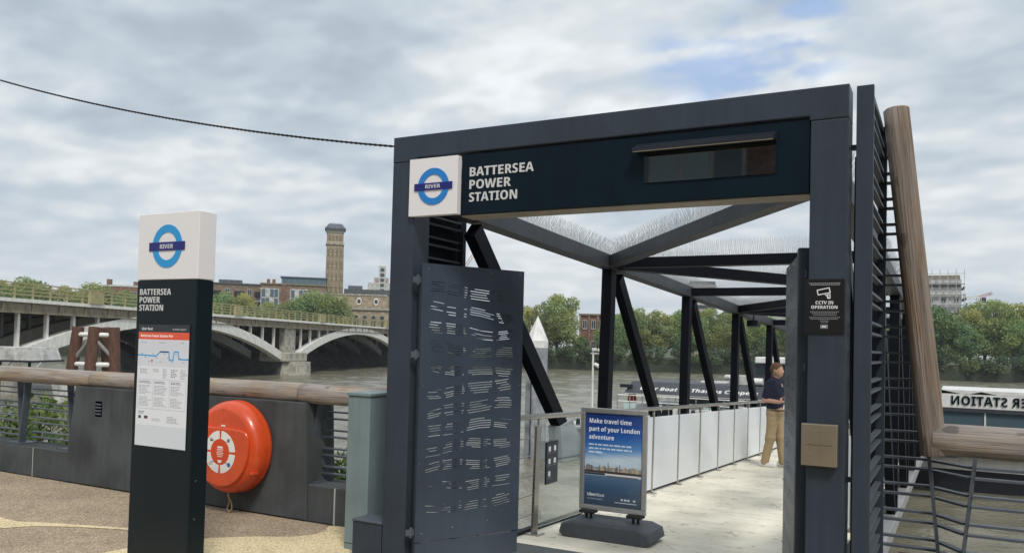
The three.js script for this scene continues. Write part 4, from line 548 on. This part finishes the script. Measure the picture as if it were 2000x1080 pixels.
  mesh('string_course', bx(-2.95, 2.95, 33.5, 34.1, -2.95, 2.95), M.concretePale, b); mesh('drum', sq(2.65, 2.65, 34.1, 37.2), M.stock, b); for (let i = 0; i < 4; i++) mesh('arch_niche', bx(-2.05 + i * 1.15, -1.4 + i * 1.15, 34.7, 36.6, 2.64, 2.72), M.stockDark, b); mesh('cornice', sq(2.7, 3.05, 37.2, 38.5), M.concretePale, b); mesh('cap_eaves', sq(3.35, 3.35, 38.5, 38.9), M.lead, b); mesh('cap', sq(3.2, 2.1, 38.9, 40.4), M.lead, b); for (let i = 0; i < 5; i++) mesh('finial', bx(-1.6 + i * 0.75, -1.42 + i * 0.75, 40.4, 40.8, 1.2, 1.4), M.lead, b);
  b = thing('pumping_station', 'long stone pumping station with slate mansard roof, round dormers and arched windows', 'building', [-149.8, -0.5, -179.2], 0.60);
  mesh('wall', bx(-13.2, 12.2, -2, 11.2, -12, 0), M.stock, b); mesh('cornice', bx(-13.5, 12.5, 11.2, 11.9, -12.3, 0.4), M.concretePale, b);
  const rf = mesh('mansard_roof', prism([[0.1, 11.9], [-1.5, 15.4], [-10.5, 15.4], [-12.1, 11.9]].map(([z, y]) => [-z, y]), 25.2).rotateY(Math.PI / 2).translate(-13.1, 0, 0), M.stockDark, b); mesh('roof_ridge', bx(-12.6, 11.6, 15.4, 15.8, -10.6, -1.3), M.concretePale, rf);
  for (let i = 0; i < 5; i++) { const d = mesh('dormer', new THREE.TorusGeometry(0.78, 0.22, 8, 20).scale(0.8, 1.1, 1).translate(-11 + i * 4.9, 13.6, -0.45), M.white, rf); mesh('dormer_glass', new THREE.CylinderGeometry(0.62, 0.62, 0.3, 18).rotateX(Math.PI / 2).scale(0.9, 1.2, 1).translate(-11 + i * 4.9, 13.6, -0.6), M.window, d); }
  for (let i = 0; i < 10; i++) { const x = -11.6 + i * 2.45, s = new THREE.Shape(); s.moveTo(-0.62, 6.2); s.lineTo(0.62, 6.2); s.lineTo(0.62, 9.0); s.absarc(0, 9.0, 0.62, 0, Math.PI); const f = mesh('arched_surround', ringGeo(0.62, 0.85, 0.2).scale(1, 1, 1).translate(x, 9.0, 0.0), M.concretePale, b); mesh('arched_pane', boxUV(new THREE.ExtrudeGeometry(s, { depth: 0.08, bevelEnabled: false }).translate(x, 0, 0.01)), M.window, f); }
  b = block('grey_block', 'plain grey office roof beside the chimney tower', [-179, -0.5, -226], 0.66, 16.5, 20.6, 12, M.slate); grid(b, -6, 6, 17.5, 19.2, 5, 1, 1.6, 0.9, M.pale, M.window); mesh('plant_room', bx(-7, -2, 20.6, 22.0, -9, -3), M.lead, b);
  b = block('distant_tower', 'slim pale tower far behind the pumping station', [-211, -0.5, -276], 0.66, 3.0, 34.6, 3, M.pale, 'tower'); grid(b, 0, 0, 22, 33, 1, 6, 1.4, 1.0, M.slate, M.window); mesh('side_block', bx(-6.0, 5.0, -2, 27.5, -5, -0.5), M.pale, b); mesh('side_block', bx(-3.4, 2.8, 27.5, 29.6, -4, -0.6), M.pinkish, b);
  b = block('mansion_block', 'red brick mansion block between the far bank trees', [-71.2, -0.5, -178], 0.36, 9, 9.8, 10, M.brick); for (let i = 0; i < 5; i++) mesh('brick_pier', bx(-4.5 + i * 2.1, -4.1 + i * 2.1, 0, 9.8, 0.005, 0.35), M.brickBrown, b); grid(b, -3.2, 3.1, 2.6, 7.6, 4, 2, 0.9, 1.9, M.pale, M.window); mesh('parapet', bx(-4.7, 4.7, 9.8, 10.2, -10.1, 0.4), M.brickBrown, b);
  b = block('tower_block', 'pinkish tower block with stacked balconies rising behind the trees', [-103.9, -0.5, -390.7], 0.42, 13, 35, 13, M.pinkish, 'tower'); for (let i = 0; i < 11; i++) { const y = 3.2 + i * 3.0; mesh('balcony_band', bx(-6.8, 6.8, y, y + 1.0, -0.1, 1.1), i % 2 ? M.pale : M.pinkish, b); mesh('window_band', bx(-6.3, 6.3, y + 1.1, y + 2.7, -0.05, 0.06), M.window, b); } mesh('roof_room', bx(-3, 3, 35, 36.2, -9, -3), M.pale, b);
  b = block('brick_flats', 'brown brick flats with white framed windows at the far end of the gangway view', [-42.5, -0.5, -233], 0.25, 13.5, 12.6, 10, M.stockDark); mesh('white_front', bx(-1.0, 6.9, 0, 12.4, 0.005, 0.4), M.pale, b); grid(b, 0.3, 5.7, 2.2, 10.6, 4, 4, 1.0, 1.6, M.white, M.window, 0.42); grid(b, -5.6, -2.4, 2.2, 10.6, 2, 4, 1.0, 1.6, M.pale, M.window);
  b = block('scaffolded_block', 'white apartment block wrapped in scaffolding with a stepped end', [1.4, -0.5, -289], 0.05, 10, 26.6, 12, M.pale); for (let i = 0; i < 7; i++) mesh('balcony_slab', bx(5.5, 6.0 + (6 - i) * 0.42, 2.2 + i * 3.6, 2.7 + i * 3.6, -10, 0.5), M.slate, b); for (let i = 0; i < 6; i++) mesh('terrace_wall', bx(5.55, 5.8 + (6 - i) * 0.42, 2.75 + i * 3.6, 4.1 + i * 3.6, -0.2, 0.1), i % 2 ? M.pale : M.slate, b);
  { const s = sub('scaffold', b); for (let i = 0; i < 6; i++) mesh('upright', rod([-5.7 + i * 2.28, -1, 1.2], [-5.7 + i * 2.28, 29.8, 1.2], 0.10, 0.10, 6), M.pale, s); for (let j = 0; j < 9; j++) { mesh('ledger', rod([-6, 2 + j * 3.3, 1.2], [6, 2 + j * 3.3, 1.2], 0.09, 0.09, 6), M.pale, s); if (j < 8) mesh('board', bx(-5.9, 5.9, 1.85 + j * 3.3, 1.95 + j * 3.3, 0.3, 1.1), M.pale, s); } } mesh('roof_plant', bx(-4.6, 4.6, 26.6, 28.0, -9, -0.5), M.bridgeBrown, b); mesh('window_band', bx(-4.7, 4.7, 24.2, 25.5, 0.0, 0.06), M.slate, b); grid(b, -3.6, 3.6, 8, 20, 3, 4, 1.2, 1.3, M.pale, M.slate);
  function crane(label, pos, turn, h, jib, lift, tip = M.craneRed) { const c = thing('tower_crane', label, 'crane', pos, turn); const lat = (a, e, s, n, m) => { const A = v3(a), E = v3(e), G = [], d = E.clone().sub(A).normalize(), u = Math.abs(d.y) > 0.9 ? new THREE.Vector3(1, 0, 0) : new THREE.Vector3(0, 1, 0), p = new THREE.Vector3().crossVectors(d, u).normalize(), q = new THREE.Vector3().crossVectors(p, d); const at = (t, i, j) => A.clone().lerp(E, t).addScaledVector(p, i * s).addScaledVector(q, j * s).toArray(); for (const i of [-1, 1]) for (const j of [-1, 1]) G.push(rod(at(0, i, j), at(1, i, j), 0.14, 0.14, 5)); for (let k = 0; k < n; k++) for (const i of [-1, 1]) G.push(rod(at(k / n, i, -1), at((k + 1) / n, i, 1), 0.08, 0.08, 5)); return G; };
    mesh('tower', lat([0, 0, 0], [0, h, 0], 0.8, 16, 0), M.bridgeWhite, c); const j = mesh('jib', lat([0, h, 0], [jib, h + lift, 0], 0.55, 14, 0), std({ color: rgb(0.62, 0.45, 0.45), roughness: 0.7 }), c); mesh('jib_tip', bar([jib * 0.80, h + lift * 0.80, 0], [jib, h + lift, 0], 1.3, 1.3), tip, j); mesh('counter_jib', lat([0, h, 0], [-7, h - 0.5, 0], 0.55, 5, 0), M.bridgeWhite, c); mesh('cab', bx(0.8, 2.6, h - 2.4, h - 0.2, -0.9, 0.9), M.hood, c); }
  crane('far red and white luffing crane seen between the portal post and diagonal', [-206, -0.5, -335], 0.5, 40, 9.5, 14.5);
  crane('faint thin crane beside the scaffolded block', [14, -0.5, -400], 0.2, 28, 5, 1.8, M.pale);
}
{ // brick and glass building across the promenade, behind the viewer: it is what the display glass mirrors
  const b = block('riverside_building', 'brick and teal glass building across the promenade from the pier gate', [0, 0, 46], Math.PI, 62, 16, 12, M.brick);
  const g = mesh('glazed_wing', bx(7.6, 30, 0.2, 15.6, 0.005, 0.3), M.pale, b);
  for (let i = 0; i < 11; i++) for (let j = 0; j < 4; j++) mesh('pane', bx(7.8 + i * 2.0, 9.55 + i * 2.0, 0.8 + j * 3.7, 3.9 + j * 3.7, 0.28, 0.36), (i * 7 + j * 3) % 3 === 0 ? M.windowBlue : M.paleTeal, g);
  for (let i = 0; i < 10; i++) for (let j = 0; j < 4; j++) mesh('window_pane', bx(-30 + i * 3.7, -28.2 + i * 3.7, 1.4 + j * 3.7, 3.4 + j * 3.7, 0.0, 0.1), M.window, b);
  mesh('cornice', bx(-31.3, 31.3, 16, 16.5, -12.3, 0.4), M.pale, b);
}
// ---------------------------------------------------------------- trees and shrubs
function leafCloud(seed, blobs, perBlob, size, col, spread = 1) {   // many small folded leaf faces spread through the crown's volume
  const R = rng(seed), P = [], C = [], I = []; const g = () => (R() + R() + R() - 1.5) / 1.5;
  for (const [bx_, by, bz, br, bh] of blobs) {
    const n = Math.round(perBlob * br * br), tint = 0.75 + 0.5 * R(), warm = R();
    for (let i = 0; i < n; i++) {
      let x, y, z; do { x = 2 * R() - 1; y = 2 * R() - 1; z = 2 * R() - 1; } while (x * x + y * y + z * z > 1); const l = Math.hypot(x, y, z) || 1, k = (0.45 + 0.62 * R()) / Math.max(l, 0.35);
      const kk = Math.min(k, 1.06 / l); x = bx_ + x * kk * br * spread; y = by + y * kk * (bh ?? br * 0.8); z = bz + z * kk * br * spread;
      const s = size * (0.55 + 0.9 * R()), a = new THREE.Vector3(g(), g(), g()).normalize(), b = new THREE.Vector3(g(), g() * 0.6, g()).cross(a).normalize(), m = P.length / 3, up = new THREE.Vector3().crossVectors(a, b).multiplyScalar(s * 0.22);
      for (const [p, q, f] of [[-1, 0, 1], [0, -0.5, 0], [1, 0, 1], [0, 0.5, 0]]) P.push(x + a.x * s * p + b.x * s * q + up.x * f, y + a.y * s * p + b.y * s * q + up.y * f, z + a.z * s * p + b.z * s * q + up.z * f);
      I.push(m, m + 1, m + 2, m, m + 2, m + 3); const t = tint * (0.7 + 0.6 * R()); for (let v = 0; v < 4; v++) C.push(col[0] * t * (0.74 + 0.30 * warm), col[1] * t, col[2] * t * (1.1 - 0.4 * warm));
    }
  }
  const geo = new THREE.BufferGeometry(); geo.setAttribute('position', new THREE.Float32BufferAttribute(P, 3)); geo.setAttribute('color', new THREE.Float32BufferAttribute(C, 3)); geo.setIndex(I); geo.computeVertexNormals(); return geo;
}
const M_leaf = phys({ vertexColors: true, roughness: 0.85, side: THREE.DoubleSide, transmission: 0.4, thickness: 0 });
function treeProto(seed, H, rad, col) {
  const R = rng(seed), t = new THREE.Group(), blobs = [], limbs = [];
  const base = H * 0.16, top = H;
  limbs.push(rod([0, -1, 0], [0.1, H * 0.45, 0], H * 0.028, H * 0.016, 9));
  for (let i = 0; i < 17; i++) {
    const f = i / 16, y = base + (top - base) * (0.10 + 0.80 * f), w = rad * Math.sin(Math.PI * (0.14 + 0.74 * f)) ** 0.8, a = i * 2.399 + R(), r = w * (0.35 + 0.55 * R());
    const br = rad * (0.30 + 0.20 * R()) * (f > 0.9 ? 0.8 : 1), x = Math.cos(a) * r, z = Math.sin(a) * r; blobs.push([x, y, z, br, br * 0.82]);
    if (i % 2 === 0) limbs.push(rod([0, Math.max(H * 0.15, y * 0.55), 0], [x * 0.9, y, z * 0.9], H * 0.011, H * 0.004, 6));
  }
  mesh('trunk', limbs, M.bark, t); mesh('crown', leafCloud(seed + 1, blobs, 118, 0.235, col), M_leaf, t); return t;
}
const GREENS = [[0.32, 0.345, 0.125], [0.235, 0.30, 0.105], [0.375, 0.38, 0.15], [0.165, 0.24, 0.085]];
const protos = [treeProto(11, 13, 5.2, GREENS[0]), treeProto(23, 11, 5.6, GREENS[1]), treeProto(37, 12, 4.6, GREENS[2]), treeProto(41, 9, 4.4, GREENS[3])];
function plant(p, x, z, h, label, group, y = -0.5) { const t = protos[p].clone(); t.name = numbered('plane_tree'); const H = [13, 11, 12, 9][p], s = h / H; t.position.set(x, y, z); t.scale.set(s * 1.02, s, s * 1.02); t.rotation.y = (x * 12.9 + z * 7.3) % 6.28; scene.add(t); tag(t, label, 'tree', group); }
const G1 = 'leafy riverside trees on the far bank behind the gangway', G2 = 'leafy riverside trees on the far bank behind the right railing', G3 = 'trees showing above the bridge railing', G4 = 'small trees in front of the brick blocks beyond the bridge';
const L1 = 'green riverside tree on the far bank seen through the gangway truss', L2 = 'green riverside tree on the far bank behind the canopy with reversed lettering', L3 = 'round-topped tree showing above the yellow bridge railing', L4 = 'young green tree in front of the brick blocks beyond the bridge';
plant(2, -81.5, -162, 11.6, 'left-hand yellowish tree of the pair behind the white-capped pile', undefined);
plant(0, -75.8, -165, 14.2, 'tallest green tree behind the white-capped mooring pile', undefined);
for (const [p, x, z, h] of [[3, -71.5, -168.5, 4.6], [1, -64.6, -173, 9.6], [0, -61, -175, 11.6], [2, -56.5, -178, 11.2], [1, -51.6, -183, 11.2], [0, -46.6, -186, 12.0], [2, -41.5, -190, 11.4], [1, -36.0, -195, 10.4], [0, -30.5, -196, 10.2], [3, -25, -196, 11], [1, -19, -198, 12], [0, -13, -202, 12.5], [2, -7, -206, 12.0], [3, -54, -190, 11.5], [3, -44, -198, 12], [1, -63.5, -182, 10.5]]) plant(p, x, z, h, L1, G1);
for (const [p, x, z, h] of [[3, 0.3, -209, 13.6], [1, 2.0, -220, 11.4], [2, 7.5, -214, 13.6], [0, 13.2, -217, 15.6], [2, 18.6, -221, 15.4], [1, 24, -224, 16], [0, 11, -231, 16.4], [3, 5.5, -206, 9.5], [1, 16.0, -212, 11], [0, 30, -226, 16]]) plant(p, x, z, h, L2, G2);
for (const [p, x, z, h] of [[0, -203, -113, 15.0], [1, -196.5, -116.5, 15.0], [2, -189, -120.5, 14.2], [0, -183, -123.5, 15.0], [1, -178, -128, 12.6], [3, -210, -112, 15.5]]) plant(p, x, z, h, L3, G3);
for (const [p, x, z, h] of [[1, -171.5, -152.5, 14.0], [2, -165.5, -156, 14.6], [0, -159.5, -159, 12.4], [1, -148.5, -166, 15.0], [2, -143.8, -168, 14.4], [0, -153.5, -163, 13.2]]) plant(p, x, z, h, L4, G4);
function shrub(name, label, pos, blobs, per, size, col, seed, group) { const t = thing(name, label, 'shrub', pos, 0, group); mesh('foliage', leafCloud(seed, blobs, per, size, col), M_leaf, t); mesh('stems', blobs.map(([x, y, z]) => rod([x * 0.4, -0.1, z * 0.4], [x, y, z], 0.012 * Math.max(1, size * 4), 0.006 * Math.max(1, size * 4), 5)), M.bark, t); return t; }
{ // low bushes along the far river wall
  const edge = [[-82, -155.5], [-52, -169], [-20, -176], [8, -190], [26, -197]]; let n = 0;
  for (let e = 0; e < 4; e++) { const [x0, z0] = edge[e], [x1, z1] = edge[e + 1], L = Math.hypot(x1 - x0, z1 - z0), m = Math.round(L / 4.6); for (let i = 0; i < m; i++, n++) {
    const R = rng(300 + n), bl = [], x = x0 + (x1 - x0) * (i + 0.5) / m, z = z0 + (z1 - z0) * (i + 0.5) / m - 0.6; for (let k = 0; k < 8; k++) bl.push([(R() - 0.5) * 6, -0.9 + R() * (2.2 + 1.6 * R()), 0.9 + (R() - 0.5) * 2.2, 0.9 + R() * 0.8]);
    const pale = n % 4 === 0; shrub('bank_bush', pale ? 'lighter green bush overhanging the far river wall' : 'dark green bush overhanging the far river wall', [x, -0.5, z], bl, 90, 0.26, pale ? [0.13, 0.165, 0.055] : [0.075, 0.115, 0.040], 500 + n, pale ? 'lighter bushes along the far river wall' : 'dark bushes along the far river wall'); } }
  const near = [[-8.2, -2.2], [-7.0, -2.0], [-5.9, -2.1], [-5.0, -1.9]];
  near.forEach(([x, z], i) => { const R = rng(700 + i), bl = []; for (let k = 0; k < 8; k++) bl.push([(R() - 0.5) * 1.2, 0.55 + R() * 0.72, (R() - 0.5) * 0.8, 0.22 + R() * 0.16]); shrub('leafy_shrub', 'broad-leaved green shrub growing behind the slatted railing', [x, -0.62, z], bl, 900, 0.052, i % 2 ? [0.13, 0.19, 0.05] : [0.17, 0.22, 0.06], 800 + i, 'shrubs behind the slatted railing'); });
  { const R = rng(777), bl = []; for (let k = 0; k < 6; k++) bl.push([(R() - 0.5) * 0.7, 0.55 + R() * 0.55, (R() - 0.5) * 0.5, 0.16 + R() * 0.12]); shrub('leafy_shrub', 'small leafy shrub behind the slats next to the teal cabinet', [-1.75, -0.62, -1.75], bl, 800, 0.05, [0.11, 0.16, 0.045], 820); }
}
// ---------------------------------------------------------------- man on the gangway
function sdfMesh(f, c, half, res) {
  const mc = new MarchingCubes(res, M.skin, false, false, 160000); mc.isolation = 0; const s = mc.size, hs = mc.halfsize;
  for (let z = 0; z < s; z++) for (let y = 0; y < s; y++) for (let x = 0; x < s; x++) mc.field[x + y * s + z * s * s] = -f(c[0] + ((x - hs) / hs) * half, c[1] + ((y - hs) / hs) * half, c[2] + ((z - hs) / hs) * half);
  mc.update(); const n = mc.count, g = new THREE.BufferGeometry(), P = new Float32Array(n * 3), Nn = new Float32Array(n * 3);
  for (let i = 0; i < n; i++) for (let k = 0; k < 3; k++) { P[3 * i + k] = c[k] + mc.positionArray[3 * i + k] * half; Nn[3 * i + k] = mc.normalArray[3 * i + k]; }
  g.setAttribute('position', new THREE.BufferAttribute(P, 3)); g.setAttribute('normal', new THREE.BufferAttribute(Nn, 3)); g.computeVertexNormals(); return g;
}
const cap = (a, b, r0, r1) => { const d = [b[0] - a[0], b[1] - a[1], b[2] - a[2]], L = d[0] ** 2 + d[1] ** 2 + d[2] ** 2; return (x, y, z) => { const h = Math.max(0, Math.min(1, ((x - a[0]) * d[0] + (y - a[1]) * d[1] + (z - a[2]) * d[2]) / L)); return Math.hypot(x - a[0] - d[0] * h, y - a[1] - d[1] * h, z - a[2] - d[2] * h) - (r0 + (r1 - r0) * h); }; };
const ell = (c, r) => (x, y, z) => { const k = Math.hypot((x - c[0]) / r[0], (y - c[1]) / r[1], (z - c[2]) / r[2]); return (k - 1) * Math.min(...r); };
const blend = (k, ...fs) => (x, y, z) => { let d = 1e9; for (const f of fs) { const e = f(x, y, z), h = Math.max(0, Math.min(1, 0.5 + 0.5 * (e - d) / k)); d = e + (d - e) * h - k * h * (1 - h); } return d; };
{
  const t = thing('person', 'man in navy T-shirt and khaki trousers standing on the gangway, forearm raised', 'person', [1.0, -0.325, -9.45], -0.25);
  const sh = (s) => [0.0, 1.405, s * 0.19], el = { 1: [-0.07, 1.13, 0.25], '-1': [-0.02, 1.14, -0.25] }, wr = { 1: [0.165, 1.105, 0.20], '-1': [0.20, 1.12, -0.17] };
  const fingers = []; for (const s of [1, -1]) { const w = wr[s]; fingers.push(ell([w[0] + 0.045, w[1] + 0.005, w[2]], [0.05, 0.018, 0.04])); for (let i = 0; i < 4; i++) { const z = w[2] + (i - 1.5) * 0.021, l = [0.06, 0.072, 0.066, 0.05][i]; fingers.push(cap([w[0] + 0.08, w[1] + 0.006, z], [w[0] + 0.08 + l * 0.6, w[1], z], 0.0095, 0.009), cap([w[0] + 0.08 + l * 0.6, w[1], z], [w[0] + 0.08 + l, w[1] - 0.022, z], 0.009, 0.008)); } fingers.push(cap([w[0] + 0.02, w[1] + 0.01, w[2] - s * 0.03], [w[0] + 0.065, w[1] + 0.02, w[2] - s * 0.062], 0.012, 0.0095)); }
  const bodyParts = [cap([0, 1.36, 0], [0.012, 1.50, 0], 0.060, 0.055), ell([0.025, 1.625, 0], [0.098, 0.118, 0.078]), ell([0.065, 1.575, 0], [0.062, 0.07, 0.058]), cap([0.118, 1.62, 0], [0.132, 1.60, 0], 0.012, 0.015), ell([0.015, 1.612, 0.080], [0.022, 0.034, 0.012]), ell([0.015, 1.612, -0.080], [0.022, 0.034, 0.012]), cap([0, 0.95, 0], [0, 1.34, 0], 0.12, 0.12)];
  for (const s of [1, -1]) bodyParts.push(cap(sh(s), el[s], 0.052, 0.042), cap(el[s], wr[s], 0.042, 0.029), cap([0, 0.9, s * 0.09], [0, 0.5, s * 0.1], 0.07, 0.05), cap([0, 0.5, s * 0.1], [s > 0 ? -0.12 : 0.10, 0.08, s * 0.11], 0.045, 0.035));
  const body = blend(0.022, ...bodyParts), hand = blend(0.006, ...fingers, ...[1, -1].map((s) => cap(el[s], wr[s], 0.042, 0.029)));
  const bodyGeo = sdfMesh(body, [0, 0.88, 0], 0.92, 120), hands = [1, -1].map((s) => sdfMesh(hand, [wr[s][0] + 0.05, wr[s][1], wr[s][2]], 0.115, 60));
  mesh('body', mergeGeometries([bodyGeo, ...hands]), M.skin, t);
  const shirt = blend(0.05, ell([-0.005, 1.27, 0], [0.135, 0.20, 0.195]), ell([-0.01, 1.06, 0], [0.135, 0.17, 0.18]), cap([0, 1.405, -0.15], [0, 1.405, 0.15], 0.075, 0.075), ...[1, -1].map((s) => cap(sh(s), [el[s][0] * 0.7, 1.405 - 0.275 * 0.72, sh(s)[2] + (el[s][2] - sh(s)[2]) * 0.72], 0.078, 0.074)), cap([0.0, 1.42, 0], [0.0, 1.475, 0], 0.07, 0.062));
  mesh('shirt', sdfMesh((x, y, z) => Math.max(shirt(x, y, z) + 0.006 * Math.sin(y * 38 + x * 20) * Math.sin(z * 26), 0.925 - y), [0, 1.18, 0], 0.36, 70), M.navy, t);
  const tr = blend(0.05, ell([0, 0.93, 0], [0.13, 0.10, 0.17]), ...[1, -1].flatMap((s) => { const k = [s > 0 ? -0.03 : 0.05, 0.50, s * 0.10], a = [s > 0 ? -0.12 : 0.10, 0.085, s * 0.11]; return [cap([0, 0.88, s * 0.09], k, 0.100, 0.076), cap(k, a, 0.076, 0.066)]; }));
  mesh('trousers', sdfMesh((x, y, z) => Math.max(tr(x, y, z) + 0.006 * (vnoise(y * 22, (x + z) * 9, 3) - 0.5) + 0.004 * (vnoise(x * 30, y * 30, 5) - 0.5), y - 0.985, 0.045 - y), [0, 0.52, 0], 0.53, 90), M.khaki, t);
  for (const s of [1, -1]) { const ax = s > 0 ? -0.12 : 0.10; mesh('shoe', sdfMesh((x, y, z) => Math.max(blend(0.03, cap([ax - 0.06, 0.05, s * 0.11], [ax + 0.16, 0.035, s * 0.118], 0.048, 0.038), ell([ax - 0.02, 0.075, s * 0.11], [0.06, 0.05, 0.045]))(x, y, z), 0.004 - y), [ax + 0.05, 0.06, s * 0.11], 0.17, 40), M.shoe, t); }
  mesh('hair', sdfMesh((x, y, z) => Math.max(ell([0.012, 1.645, 0], [0.108, 0.108, 0.088])(x, y, z) + 0.004 * Math.sin(x * 190) * Math.sin(z * 170), (x - 0.075) * 0.8 - (y - 1.66) * 0.75, 1.565 - y + Math.max(0, x) * 0.9), [0.01, 1.64, 0], 0.14, 44), M.hair, t);
  mesh('belt', boxUV(new THREE.TorusGeometry(0.15, 0.012, 6, 28).rotateX(Math.PI / 2).scale(0.85, 1, 1.12).translate(0, 0.955, 0)), M.bark, t);
}
scene.traverse((o) => { if (o.isMesh) { o.castShadow = true; o.receiveShadow = true; } });
renderer.render(scene, camera);
